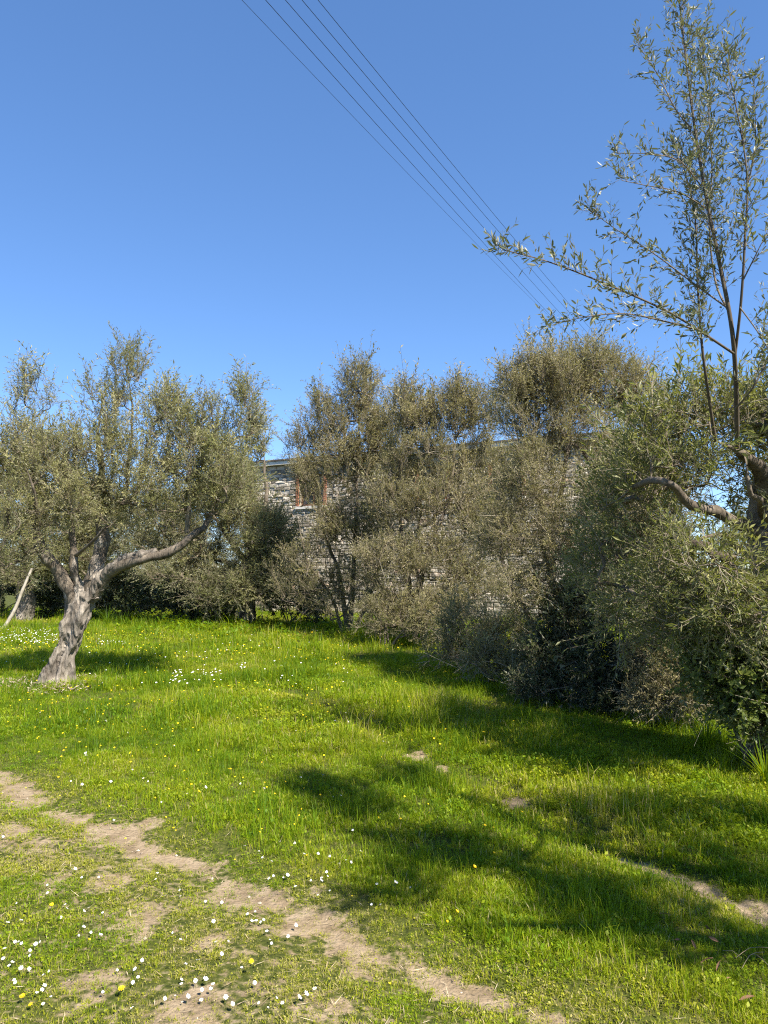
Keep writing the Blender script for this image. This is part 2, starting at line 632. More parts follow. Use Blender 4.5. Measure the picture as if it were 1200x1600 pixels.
# ------------------------------------------------------------------ ground
def ground_material(name, soil):
    m, n, l, b, out = nt(name)
    geo = n.new('ShaderNodeNewGeometry')
    no = n.new('ShaderNodeTexNoise')
    no.inputs['Scale'].default_value = 9
    no.inputs['Detail'].default_value = 9
    no.inputs['Roughness'].default_value = .65
    l.new(geo.outputs['Position'], no.inputs['Vector'])
    r1 = ramp(n, [(.3, (.15, .108, .062)), (.5, (.26, .195, .122)), (.72, (.34, .265, .175))])
    l.new(no.outputs[0], r1.inputs[0])
    n2 = n.new('ShaderNodeTexNoise')
    n2.inputs['Scale'].default_value = 30
    n2.inputs['Detail'].default_value = 6
    l.new(geo.outputs['Position'], n2.inputs['Vector'])
    r2 = ramp(n, [(.3, (.030, .038, .009)), (.55, (.075, .085, .016)), (.75, (.14, .115, .05))])
    l.new(n2.outputs[0], r2.inputs[0])
    at = n.new('ShaderNodeAttribute')
    at.attribute_name = 'tone'
    ad = n.new('ShaderNodeMath')
    ad.operation = 'MULTIPLY_ADD'
    ad.inputs[1].default_value = 1.1
    ad.inputs[2].default_value = -.55
    l.new(n2.outputs[0], ad.inputs[0])
    a2 = n.new('ShaderNodeMath')
    a2.operation = 'ADD'
    l.new(ad.outputs[0], a2.inputs[0])
    l.new(at.outputs['Fac'], a2.inputs[1])
    mr = n.new('ShaderNodeMapRange')
    mr.interpolation_type = 'SMOOTHSTEP'
    mr.inputs['From Min'].default_value = .36
    mr.inputs['From Max'].default_value = .70
    l.new(a2.outputs[0], mr.inputs['Value'])
    mx = n.new('ShaderNodeMix')
    mx.data_type = 'RGBA'
    l.new(mr.outputs[0], mx.inputs[0])
    l.new(r2.outputs[0], mx.inputs[6])
    l.new(r1.outputs[0], mx.inputs[7])
    l.new(mx.outputs[2], b.inputs['Base Color'])
    b.inputs['Roughness'].default_value = .95
    b.inputs['Specular IOR Level'].default_value = .1
    bp = n.new('ShaderNodeBump')
    bp.inputs['Strength'].default_value = .7
    bp.inputs['Distance'].default_value = .02
    n3 = n.new('ShaderNodeTexNoise')
    n3.inputs['Scale'].default_value = 55
    n3.inputs['Detail'].default_value = 8
    l.new(geo.outputs['Position'], n3.inputs['Vector'])
    l.new(n3.outputs[0], bp.inputs['Height'])
    l.new(bp.outputs[0], b.inputs['Normal'])
    return m


def axis(lo, hi, step, far, ratio=1.35):
    a = list(np.arange(lo, hi + step / 2, step))
    s = step
    x = a[-1]
    while x < far:
        s *= ratio
        x += s
        a.append(x)
    s = step
    x = a[0]
    while x > -far:
        s *= ratio
        x -= s
        a.insert(0, x)
    return np.array(a)


M_SOIL = ground_material('meadow_soil', False)
gx = axis(-4.4, 4.2, .055, 900)
gy = axis(1.8, 8.2, .055, 900)
GX, GY = np.meshgrid(gx, gy, indexing='ij')
GZ = height(GX, GY)
GB = bare_mask(GX, GY)
idx = np.arange(GX.size).reshape(GX.shape)
quads = np.stack([idx[:-1, :-1], idx[1:, :-1], idx[1:, 1:], idx[:-1, 1:]], -1).reshape(-1, 4)
qx = (GX[:-1, :-1] + GX[1:, 1:]).ravel() / 2
qy = (GY[:-1, :-1] + GY[1:, 1:]).ravel() / 2
on_path = (poly_dist(qx, qy, TRACK_A) < .34) & (GB.ravel()[quads].mean(1) > .36) & (qy < 9)
gv = np.stack([GX.ravel(), GY.ravel(), GZ.ravel()], 1)
thin0 = thin_mask(GX, GY)
gt = np.clip(GB * 1.1 + thin0 * .52, 0, 1).ravel()


def sub_mesh(name, qs, kind, label=None):
    used, inv = np.unique(qs, return_inverse=True)
    a = Acc()
    a.add(gv[used], quads=inv.reshape(-1, 4), tone=gt[used])
    return a.obj(name, M_SOIL, None, True, kind)


tag(sub_mesh('ground', quads[~on_path], 'structure'), 'grassy meadow ground under the olive trees', 'ground')
tag(sub_mesh('dirt_path', quads[on_path], 'structure'), 'bare sandy wheel track worn through the short grass', 'path')

# ------------------------------------------------------------------ grass
tuft_kit('short', 6, 20, .042, .0030, .045, 1.0, broad=4)
tuft_kit('meadow', 6, 22, .078, .0036, .050, .70, broad=1)
tuft_kit('tall', 5, 15, .19, .0036, .05, .55)
tuft_kit('leafy', 4, 11, .072, .0036, .05, .7, broad=9)


def sow(rows):
    out = {'short': [], 'meadow': [], 'leafy': [], 'tall': []}
    for (n, y0, y1, sc) in rows:
        y = np.sqrt(y0 ** 2 + (y1 ** 2 - y0 ** 2) * RNG.random(n))
        x = (RNG.random(n) * 2 - 1) * (y * .56 + .7)
        bm, th = bare_mask(x, y), thin_mask(x, y)
        p = (1 - bm) ** 1.15 * (1 - .45 * th) * (.35 + 1.0 * fnoise(x, y, .30, 21)) + .07
        k = RNG.random(n) < p
        x, y, th, bm = x[k], y[k], th[k], bm[k]
        m = len(x)
        right = smooth(-.2, 1.5, -side_a(x, y))
        tall = fnoise(x, y, .9, 31)
        patch = fnoise(x, y, .45, 33)
        big = fnoise(x, y, 1.9, 41)
        g = sc * (.55 + 1.0 * np.clip(tall - .2, 0, 1)) * (.75 + .5 * RNG.random(m)) * (.85 + .30 * right) * (1 - .45 * bm)
        tone = .49 + (big - .5) * .7 + (patch - .5) * .65 + RNG.normal(0, .07, m) + .14 * th * (patch > .5) + .05 * th
        is_short = RNG.random(m) < np.maximum(.12 + .85 * smooth(.15, .5, th), smooth(.15, .4, bm))
        is_leafy = (~is_short) & (RNG.random(m) < .04 + .65 * smooth(.56, .66, fnoise(x, y, .8, 61)))
        tone = np.where(is_leafy, tone - .02, tone)
        is_tall = (~is_short) & (~is_leafy) & (RNG.random(m) < .02 + .42 * right * smooth(.5, .68, fnoise(x, y, .6, 91)))
        tone = np.where(is_tall, tone - .06, tone)
        for nm, sel in (('short', is_short), ('leafy', is_leafy), ('tall', is_tall), ('meadow', ~is_short & ~is_leafy & ~is_tall)):
            out[nm].append(np.stack([x[sel], y[sel], height(x[sel], y[sel]), g[sel], np.clip(tone[sel], .06, .86)], 1))
    return {k: np.concatenate(v) for k, v in out.items()}


sown = sow([(19000, 1.9, 4.2, .85), (23000, 4.2, 7.5, 1.0), (23000, 7.5, 13, 1.25), (26000, 13, 28, 1.9)])
for kit, nm, lab, cat in (('short', 'short_grass', 'short worn turf beside the sandy wheel track', 'grass'), ('meadow', 'grass', 'lush green spring grass covering the meadow', 'grass'),
                          ('tall', 'tall_grass', 'longer grass clumps standing above the sward on the right', 'grass'), ('leafy', 'clover', 'leafy clover and low weeds growing through the grass', 'ground cover')):
    q_ = sown[kit]
    m = len(q_)
    rot = np.stack([RNG.normal(0, .13, m), RNG.normal(0, .13, m), RNG.random(m) * 6.283], 1)
    tag(scatter(nm, kit, q_[:, :3], rot, q_[:, 3], q_[:, 4]), lab, cat)

n = 1500
x = RNG.uniform(-6, 2.2, n)
y = 15.2 + RNG.random(n) * 7.5 - .25 * x
k = RNG.random(n) < smooth(.38, .6, fnoise(x, y, 1.1, 81)) * smooth(15.2, 17.5, y + .35 * x)
x, y = x[k], y[k]
m = len(x)
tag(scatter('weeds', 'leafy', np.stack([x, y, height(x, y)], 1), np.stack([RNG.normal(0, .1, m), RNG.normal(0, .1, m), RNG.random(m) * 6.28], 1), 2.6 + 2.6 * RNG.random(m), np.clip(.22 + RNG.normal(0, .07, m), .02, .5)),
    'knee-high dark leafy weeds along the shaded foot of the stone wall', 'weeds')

# straw and soil litter on the worn strip
la = Acc()
n = 9000
y = np.sqrt(4 + (56 - 4) * RNG.random(n))
x = (RNG.random(n) * 2 - 1) * (y * .56 + .4)
k = RNG.random(n) < np.clip(thin_mask(x, y) * .6 + bare_mask(x, y) * .5, .03, 1)
x, y = x[k], y[k]
n = len(x)
az = RNG.random(n) * np.pi
L = .012 + .03 * RNG.random(n)
c = np.stack([x, y, height(x, y) + .004 + .010 * RNG.random(n)], 1)
d = np.stack([np.cos(az), np.sin(az), RNG.normal(0, .25, n)], 1) * L[:, None]
s = np.stack([-np.sin(az), np.cos(az), RNG.normal(0, .2, n)], 1) * .0016
v = np.stack([c - d, c + s, c + d, c - s], 1).reshape(-1, 3)
la.add(v, quads=np.arange(n)[:, None] * 4 + np.array([[0, 1, 2, 3]]), tone=np.repeat(RNG.random(n), 4))
tag(la.obj('straw', tone_mat('straw', [(0, (.12, .08, .04)), (.5, (.32, .24, .13)), (1, (.48, .40, .26))]), None, False, 'stuff'),
    'dry straw bits littering the worn sandy strip', 'litter')
# pebbles and clods
pa = Acc()
n = 2600
y = np.sqrt(4 + (64 - 4) * RNG.random(n))
x = (RNG.random(n) * 2 - 1) * (y * .56 + .4)
k = RNG.random(n) < np.clip(bare_mask(x, y), .02, 1)
x, y = x[k], y[k]
n = len(x)
r = .003 + .010 * RNG.random(n) ** 3
octv = np.array([[1, 0, 0], [0, 1, 0], [-1, 0, 0], [0, -1, 0], [0, 0, .8], [0, 0, -.8]])
octf = np.array([[0, 1, 4], [1, 2, 4], [2, 3, 4], [3, 0, 4], [1, 0, 5], [2, 1, 5], [3, 2, 5], [0, 3, 5]])
v = np.stack([x, y, height(x, y) + r * .3], 1)[:, None, :] + octv[None] * r[:, None, None] * (.7 + .6 * RNG.random((n, 6, 1)))
pa.add(v.reshape(-1, 3), tris=(np.arange(n)[:, None, None] * 6 + octf[None]).reshape(-1, 3), tone=np.repeat(RNG.random(n), 6))
tag(pa.obj('pebbles', tone_mat('pebble', [(0, (.2, .15, .1)), (1, (.5, .43, .33))]), None, False, 'stuff'), 'small pebbles and clods on the bare soil', 'pebbles')

# ------------------------------------------------------------------ trees
TRI = {'leaves': 0}


def leaves_on(acc, p0, d, L, bend, nl, size, aspect, tone, keep=1.0, tmin=.12, mat=0, spread=(.5, 1.2), collect=None, wind=None):
    """leaf pairs along M shoots: p0,d,bend (M,3), L (M,)"""
    M = len(p0)
    t = tmin + (1 - tmin) * (np.arange(nl)[None, :] + RNG.random((M, nl)) * .8) / nl
    pos = p0[:, None] + d[:, None] * (L[:, None] * t)[..., None] + bend[:, None] * (t ** 2)[..., None]
    dd = norm(d[:, None] * L[:, None, None] + 2 * bend[:, None] * t[..., None])
    ref = norm(RNG.normal(0, 1, (M, 1, 3)))
    a = norm(np.cross(dd, ref))
    b = np.cross(dd, a)
    ph = (np.arange(nl)[None, :] * (np.pi / 2) + (np.arange(nl)[None, :] % 2) * np.pi) + RNG.normal(0, .5, (M, nl))
    perp = a * np.cos(ph)[..., None] + b * np.sin(ph)[..., None]
    al = spread[0] + (spread[1] - spread[0]) * RNG.random((M, nl))
    l = norm(dd * np.cos(al)[..., None] + perp * np.sin(al)[..., None])
    nrm = norm(dd - (dd * l).sum(-1, keepdims=True) * l + RNG.normal(0, .35, (M, nl, 3)))
    w = norm(np.cross(l, nrm))
    nrm = np.cross(w, l)
    tn = np.asarray(tone)[:, None] + RNG.normal(0, .16, (M, nl))
    k = (RNG.random((M, nl)) < keep)
    pos, l, w, nrm, tn = pos[k], l[k], w[k], nrm[k], tn[k]
    n = len(pos)
    LL = size * (.65 + .6 * RNG.random(n))
    W = LL * aspect * (.8 + .4 * RNG.random(n))
    if collect is not None:
        collect.append((pos, l, w, nrm, LL, W, np.clip(tn, 0, 1)))
        return
    v = np.stack([pos, pos + l * (LL * .48)[:, None] + w * (W * .5)[:, None] + nrm * (W * .16)[:, None],
                  pos + l * LL[:, None] - nrm * (LL * .06)[:, None],
                  pos + l * (LL * .48)[:, None] - w * (W * .5)[:, None] + nrm * (W * .16)[:, None]], 1)
    i = np.arange(n)[:, None] * 4
    tr = np.concatenate([i + np.array([[0, 1, 2]]), i + np.array([[0, 2, 3]])])
    acc.add(v.reshape(-1, 3), tris=tr, tone=np.repeat(np.clip(tn, 0, 1), 4), mat=mat)
    TRI['leaves'] += n


def blob_points(blobs, surf=.0):
    pts, nb = [], []
    for i, (c, r, n) in enumerate(blobs):
        u = norm(RNG.normal(0, 1, (n, 3)))
        rr = RNG.random(n) ** (1 / 3) * (.75 + .3 * RNG.random(n))
        q = u * rr[:, None]
        q[:, :2] *= (1 - .5 * np.clip(q[:, 2:], 0, 1))
        pts.append(np.asarray(c) + q * np.asarray(r))
        nb.append(np.full(n, i))
    return np.concatenate(pts), np.concatenate(nb)


def gnarled(centre, radii, sides=44, rings=70, seed=0, flute=.16, knots=6):
    rg = np.random.default_rng(seed)
    pts, u = resample(centre, 9)
    uu = np.linspace(0, 1, rings)
    c = np.stack([np.interp(uu, u, pts[:, k]) for k in range(3)], 1) if len(pts) > 3 else None
    if c is None or len(pts) < 8:
        pts, u = resample(centre, .05)
        c = np.stack([np.interp(uu, u, pts[:, k]) for k in range(3)], 1)
    R = np.interp(uu, np.linspace(0, 1, len(radii)), radii)
    th = np.arange(sides) / sides * 2 * np.pi
    T, U = np.meshgrid(th, uu, indexing='xy')
    tw = 1.7 * U
    f = 1 + flute * np.sin(3 * T + tw * 2 + 1.0) + flute * .65 * np.sin(5 * T - tw * 2.4 + 2.2) + flute * .4 * np.sin(9 * T + tw * 3)
    f += .22 * (1 - U) ** 4 * np.sin(5 * T + .6)
    # long hollow on the side towards the camera
    hol = np.exp(-((np.angle(np.exp(1j * (T - 4.45 - .5 * (U - .4))))) / .20) ** 2) * smooth(.08, .2, U) * smooth(.62, .42, U)
    f -= .62 * hol
    for _ in range(knots):
        a, b, s, am = rg.random() * 6.28, .15 + .8 * rg.random(), .10 + .12 * rg.random(), .12 + .22 * rg.random()
        f += am * np.exp(-((np.angle(np.exp(1j * (T - a)))) / (s * 3.2)) ** 2 - ((U - b) / (s * .8)) ** 2)
    nz = rg.normal(0, 1, (rings, sides))
    for _ in range(2):
        nz = (nz + np.roll(nz, 1, 0) + np.roll(nz, -1, 0) * 1.0 + np.roll(nz, 1, 1) * .3) / 3.3
    f += nz * .07
    t = norm(np.gradient(c, axis=0))
    a = norm(np.cross(t, np.array([0, 1., 0]))) * 1.0
    a = -a if a[0, 0] < 0 else a
    b = norm(np.cross(t, a))
    v = c[:, None] + (R[:, None] * f)[..., None] * (a[:, None] * np.cos(T)[..., None] + b[:, None] * np.sin(T)[..., None] * 1.0)
    idx = np.arange(rings * sides).reshape(rings, sides)
    nx = np.roll(idx, -1, 1)
    q = np.stack([idx[:-1], nx[:-1], nx[1:], idx[1:]], -1).reshape(-1, 4)
    vv = v.reshape(-1, 3)
    top = np.array([[rings * sides]]) 
    vv = np.vstack([vv, c[-1] + t[-1] * R[-1] * .3])
    tr = np.stack([idx[-1], nx[-1], np.full(sides, rings * sides)], -1)
    return vv, q, tr


octv = np.array([[1, 0, 0], [0, 1, 0], [-1, 0, 0], [0, -1, 0], [0, 0, 1.], [0, 0, -1.]])
octf = np.array([[0, 1, 4], [1, 2, 4], [2, 3, 4], [3, 0, 4], [1, 0, 5], [2, 1, 5], [3, 2, 5], [0, 3, 5]])


def fuse_mesh(a, root, voxel=.016):
    """grow trunk and limb bases together into one gnarled surface"""
    from mathutils import noise
    o = a.obj('trunk', M_BARK, None, True)
    md = o.modifiers.new('fuse', 'REMESH')
    md.mode = 'VOXEL'
    md.voxel_size = voxel
    sm = o.modifiers.new('soft', 'SMOOTH')
    sm.iterations = 2
    sm.factor = .5
    dg = bpy.context.evaluated_depsgraph_get()
    me = bpy.data.meshes.new_from_object(o.evaluated_get(dg))
    o.modifiers.clear()
    o.data = me
    me.name = 'trunk'
    nv = len(me.vertices)
    co = np.empty(nv * 3, np.float32)
    no_ = np.empty(nv * 3, np.float32)
    me.vertices.foreach_get('co', co)
    me.vertices.foreach_get('normal', no_)
    co, no_ = co.reshape(-1, 3), no_.reshape(-1, 3)
    d = np.array([noise.noise(Vector((p[0] * 9, p[1] * 9, p[2] * 3.2))) * .034 + abs(noise.noise(Vector((p[0] * 17, p[1] * 17, p[2] * 4.5 + 9)))) * -.060 + noise.noise(Vector((p[0] * 4, p[1] * 4, p[2] * 4 + 5))) * .035 for p in co])
    co = co + no_ * d[:, None]
    me.vertices.foreach_set('co', co.astype(np.float32).ravel())
    me.polygons.foreach_set('use_smooth', np.ones(len(me.polygons), bool))
    if not me.materials:
        me.materials.append(M_BARK)
    me.update()
    o.parent = root
    return o


def tree(name, label, base, trunk, limbs, blobs, cat='tree', group=None, kit='olive', shoots=4, shoot_len=.42, tone=.5, up=.7, out=.35, rnd=.55, tip=.0035, extra=None, trunk_seed=1, twig_tone=.5, mid_shoots=2, trunk_flute=.16, dead=0, max_twig_sides=4, fuse=False, sides=44, rings=70):
    base = np.asarray(base, float)
    root = thing(name, label, cat, tuple(base), group)
    loc = lambda p: np.asarray(p, float) - base
    # trunk
    nodes, parent, dirs, rmax = [], [], [], []
    if trunk is not None:
        cl, rad = trunk
        vv, q, tr = gnarled(np.array([loc(p) for p in cl]), rad, seed=trunk_seed, flute=trunk_flute, sides=sides, rings=rings)
        a = Acc()
        a.add(vv, quads=q, tris=tr)
        if fuse:
            a.add(np.vstack([vv[:sides], vv[:sides].mean(0)]), tris=[[(k + 1) % sides, k, sides] for k in range(sides)])
            for (pl, r0, r1) in limbs:
                if r0 > .055:
                    pts, u = resample(np.array([loc(p) for p in pl]), .05)
                    m_ = max(4, int(len(pts) * (.9 if r1 > .05 else .42)))
                    r = (r0 + (r1 - r0) * u ** .8) * 1.05 * (1 + .35 * np.exp(-u * 14))
                    tubes(a, pts[None, :m_], r[None, :m_], 14)
                    n0 = a.n
                    for e_, (pt_, rr_) in enumerate(((pts[0], r[0]), (pts[m_ - 1], r[m_ - 1]))):
                        a.add(pt_ + octv * rr_ * .97, tris=octf)
            fuse_mesh(a, root)
        else:
            a.obj('trunk', M_BARK, root, True)
    last_trunk = None
    for (pl, r0, r1) in limbs:
        pts, u = resample(np.array([loc(p) for p in pl]), .12)
        wob = np.cumsum(RNG.normal(0, .012, pts.shape), 0) * np.minimum(1, u * 4)[:, None]
        wob -= u[:, None] * wob[-1]
        pts = pts + wob
        r = r0 + (r1 - r0) * u ** .8
        if r1 < .05:
            r = r * (1 - .75 * smooth(.72, 1.0, u))
        r = r * (1 + .10 * RNG.normal(0, 1, len(r)) * (r > .02))
        a = Acc()
        ns = 10 if r0 > .03 else 6
        tubes(a, pts[None], r[None], ns, tone=twig_tone)
        a.obj('branch', M_LIMB if r0 > .018 else M_TWIG, root, True)
        i0 = len(nodes)
        for k in range(len(pts)):
            nodes.append(pts[k])
            parent.append(i0 + k - 1 if k else -1)
            dirs.append(norm(pts[min(k + 1, len(pts) - 1)] - pts[max(k - 1, 0)]))
            rmax.append(r[k])
    n_limb = len(nodes)
    att, nb = blob_points([(loc(c), r, n) for (c, r, n) in blobs])
    att = att[att[:, 2] > .05] if True else att
    N = len(att)
    start_nodes = np.array(nodes)
    pos = np.concatenate([start_nodes, np.zeros((2 * N, 3))])
    cnt = n_limb
    # Prim-like growth towards all attractors
    thick = np.array(rmax)
    best = np.full(N, 1e9)
    bi = np.zeros(N, int)

    def cost(i):
        dv = att - pos[i]
        dist = np.linalg.norm(dv, axis=1)
        down = np.maximum(0, -dv[:, 2]) * .9
        turn = 1 - (dv / np.maximum(dist, 1e-6)[:, None]) @ np.asarray(dirs[i])
        return dist * (1 + .22 * turn) + down

    for i in range(n_limb):
        c = cost(i) + (.12 if rmax[i] > .05 else 0)
        b = c < best
        best[b] = c[b]
        bi[b] = i
    done = np.zeros(N, bool)
    polys, p_node, edges = [], [], []
    rm = list(rmax)
    att_node = np.zeros(N, int)
    for _ in range(N):
        j = int(np.argmin(np.where(done, 1e12, best)))
        done[j] = True
        i = int(bi[j])
        q, p = pos[i], att[j]
        dv = p - q
        D = np.linalg.norm(dv)
        c1 = q + np.asarray(dirs[i]) * D * .35 + RNG.normal(0, .05, 3) * D
        c2 = p - norm(norm(dv) + np.array([0, 0, .5])) * D * .3 + RNG.normal(0, .05, 3) * D
        t = np.linspace(0, 1, 5)[:, None]
        pl = (1 - t) ** 3 * q + 3 * (1 - t) ** 2 * t * c1 + 3 * (1 - t) * t * t * c2 + t ** 3 * p
        m = pl[2]
        pos[cnt] = m
        parent.append(i)
        dirs.append(norm(pl[3] - pl[1]))
        pos[cnt + 1] = p
        parent.append(cnt)
        dirs.append(norm(pl[4] - pl[3] + np.array([0, 0, .02])))
        polys.append(pl)
        edges.append((cnt, cnt + 1))
        att_node[j] = cnt + 1
        for k in (cnt, cnt + 1):
            c = cost(k)
            b = (c < best) & (~done)
            best[b] = c[b]
            bi[b] = k
        cnt += 2
    pos = pos[:cnt]
    par = np.array(parent)
    w = np.zeros(cnt)
    w[n_limb:] = .5
    for k in range(cnt - 1, -1, -1):
        if par[k] >= 0:
            w[par[k]] += w[k]
    rad = tip * np.maximum(w, .5) ** .47
    ta = Acc()
    if len(polys):
        polys = np.array(polys)
        e = np.array(edges)
        r_end = rad[e[:, 1]]
        r_mid = rad[e[:, 0]]
        r_st = np.minimum(np.maximum(r_mid * 1.12, r_mid), [rm[par[a]] * .9 if par[a] < n_limb else rad[par[a]] for a in e[:, 0]])
        R = np.stack([r_st, (r_st + r_mid) / 2, r_mid, (r_mid + r_end) / 2, r_end], 1)
        tt = np.clip(twig_tone + RNG.normal(0, .16, len(polys)) - (R[:, 0] > .012) * .12, 0, 1)
        tubes(ta, polys, R, max_twig_sides, tone=tt)
    # leafy shoots
    cc = att.mean(0)
    cl = RNG.normal(0, .13, N) + .9 * (fnoise(att[:, 0] + 3 * att[:, 1], att[:, 2] + 1.7 * att[:, 1], .55, 101) - .5)
    src, d_in, tn = [], [], []
    dnp = np.array(dirs)
    for k in range(shoots):
        src.append(att)
        d_in.append(dnp[att_node])
        tn.append(tone + cl)
    mids = att_node - 1
    for k in range(mid_shoots):
        src.append(pos[mids])
        d_in.append(dnp[mids])
        tn.append(tone + cl - .05)
    src = np.concatenate(src)
    d_in = np.concatenate(d_in)
    tn = np.concatenate(tn)
    M = len(src)
    d = norm(norm(src - cc) * out + np.array([0, 0, up]) + d_in * .35 + RNG.normal(0, rnd, (M, 3)))
    Ls = shoot_len * (.45 + .9 * RNG.random(M))
    whip = (RNG.random(M) < .12) & (src[:, 2] > cc[2] - .2)
    Ls = np.where(whip, Ls * 1.5 + .1 * shoot_len, Ls)
    d = np.where(whip[:, None], norm(d + np.array([0, 0, .9])), d)
    la_ = None
    if extra is not None:
        extra(root, base, ta, la_)
    ta.obj('twigs', M_TWIG, root, True, 'stuff')
    ok = src[:, 2] + base[2] > .12
    scatter('crown', kit, src[ok], euler_z(d, RNG.random(M) * 6.283)[ok], (Ls / shoot_len)[ok], np.clip(tn, .02, .95)[ok], root)
    if dead:
        da = Acc()
        ii = RNG.integers(0, N, dead)
        p0 = att[ii]
        dd = norm(RNG.normal(0, 1, (dead, 3)) + np.array([0, -.2, .1]))
        LL = .15 + .42 * RNG.random(dead)
        bb = RNG.normal(0, .22, (dead, 3)) * LL[:, None]
        t = np.linspace(0, 1, 5)
        sp = p0[:, None] + dd[:, None] * (LL[:, None] * t)[..., None] + bb[:, None] * (t ** 2)[..., None]
        tubes(da, sp, np.array([[1, .9, .75, .55, .3]]) * (.0016 + .0030 * RNG.random(dead) ** 2)[:, None], 4, tone=RNG.random(dead))
        da.obj('dead_twigs', M_DEAD, root, True, 'stuff')
    return root


def B(px, py, Y, rx, ry, rd, n):
    """crown clump: pixel centre and radii at distance Y -> world ellipsoid"""
    s = Y / F
    return (P(px, py, Y), (rx * s, rd, ry * s), n)


def GP(px, Y):
    g = np.array([(px - 600.0) / F * Y * 1.003, Y, 0.0])
    g[2] = float(height(g[0], g[1]))
    return g


sprig_kit('olive', M_OLIVE, .36, 13, .041, .24, .0022)
sprig_kit('far_olive', M_OLIVE, .55, 14, .062, .26, .004)
sprig_kit('far_wild', M_WILD, .44, 13, .048, .28, .0034, twig_tone=.6)
sprig_kit('wild', M_WILD, .32, 13, .033, .29, .0022, twig_tone=.62)
sprig_kit('wild_low', M_WILD, .24, 10, .034, .3, .002, twig_tone=.6)
sprig_kit('near_olive', M_NEAR, .32, 9, .046, .25, .0021, spread=(.4, 1.2), twig_tone=.66)
sprig_kit('shrub', M_SHRUB, .22, 11, .036, .42, .0018, spread=(.5, 1.3), twig_tone=.4)
sprig_kit('far_shrub', M_SHRUB, .45, 12, .08, .42, .004, spread=(.5, 1.3), twig_tone=.4)
sprig_kit('bramble', M_BRAMBLE, .22, 8, .042, .6, .002, spread=(.5, 1.3), twig_tone=.5)

# ---- the near olive on the left
Y1 = 10.5
b1 = GP(96, Y1)
b1[2] -= .03
tree('olive_tree', 'gnarled old olive with a forked twisted trunk alone in the open grass', b1,
     ([b1 + np.array([0, 0, -.08]), P(97, 1040, Y1), P(108, 1005, Y1), P(117, 975, Y1 - .03), P(125, 948, Y1), P(131, 925, Y1)],
      [.33, .21, .150, .132, .135, .155, .165, .165, .12]),
     [([P(122, 950, Y1), P(106, 915, Y1 - .05), P(88, 888, Y1 - .15), P(68, 866, Y1 - .3), P(58, 838, Y1 - .35)], .10, .075),
      ([P(60, 846, Y1 - .35), P(50, 790, Y1 - .2), P(48, 720, Y1 - .1), P(50, 640, Y1 - .1)], .05, .014),
      ([P(64, 858, Y1 - .3), P(50, 858, Y1 - .45), P(34, 872, Y1 - .6), P(8, 888, Y1 - .9)], .045, .014),
      ([P(60, 842, Y1 - .35), P(55, 800, Y1 - .6), P(52, 770, Y1 - .75), P(40, 730, Y1 - .9)], .035, .012),
      ([P(126, 935, Y1), P(116, 890, Y1 - .1), P(117, 860, Y1 - .1), P(114, 815, Y1 - .2), P(110, 775, Y1 - .3), P(108, 700, Y1 - .3)], .066, .016),
      ([P(118, 868, Y1 - .1), P(132, 858, Y1 - .3), P(148, 842, Y1 - .5), P(175, 810, Y1 - .7)], .032, .01),
      ([P(138, 935, Y1), P(150, 885, Y1), P(157, 850, Y1 + .05), P(161, 810, Y1 + .1), P(160, 760, Y1 + .1), P(152, 690, Y1 + .15), P(160, 620, Y1 + .2)], .118, .018),
      ([P(142, 935, Y1 - .02), P(168, 895, Y1 - .15), P(196, 874, Y1 - .3), P(238, 864, Y1 - .4), P(272, 848, Y1 - .45), P(292, 830, Y1 - .45), P(318, 815, Y1 - .4), P(340, 770, Y1 - .3), P(365, 690, Y1 - .2)], .098, .02),
      ([P(160, 800, Y1 + .1), P(192, 790, Y1 - .1), P(215, 760, Y1 - .2), P(228, 715, Y1 - .3), P(240, 660, Y1 - .3)], .05, .012),
      ([P(192, 790, Y1 - .1), P(200, 740, Y1 + .2), P(207, 660, Y1 + .3), P(200, 580, Y1 + .3)], .035, .01),
      ([P(292, 832, Y1 - .45), P(296, 770, Y1 - .6), P(300, 700, Y1 - .6)], .035, .012)],
     [B(198, 585, Y1 + .2, 30, 72, .35, 27), B(165, 640, Y1 + .2, 36, 65, .4, 27), B(245, 640, Y1, 32, 55, .4, 18), B(50, 625, Y1 - .2, 38, 55, .3, 20),
      B(25, 710, Y1 - .3, 50, 60, .6, 45), B(110, 725, Y1 - .2, 45, 55, .7, 42), B(190, 720, Y1, 70, 70, .8, 70), B(270, 690, Y1 - .2, 45, 65, .7, 42),
      B(320, 690, Y1 - .2, 45, 75, .6, 42), B(378, 655, Y1 - .2, 34, 50, .35, 24), B(345, 745, Y1 - .4, 65, 60, .7, 80), B(60, 790, Y1 - .5, 60, 60, .8, 75),
      B(150, 790, Y1 - .3, 60, 50, .8, 60), B(255, 770, Y1 - .4, 70, 50, .8, 75), B(-40, 760, Y1 - .5, 60, 90, .8, 60), B(20, 860, Y1 - .8, 40, 45, .5, 28), B(325, 790, Y1 - .5, 50, 30, .5, 30)],
     shoots=3, shoot_len=.36, tone=.54, up=.75, out=.25, rnd=.5, trunk_seed=5, tip=.0032, trunk_flute=.17, fuse=True)

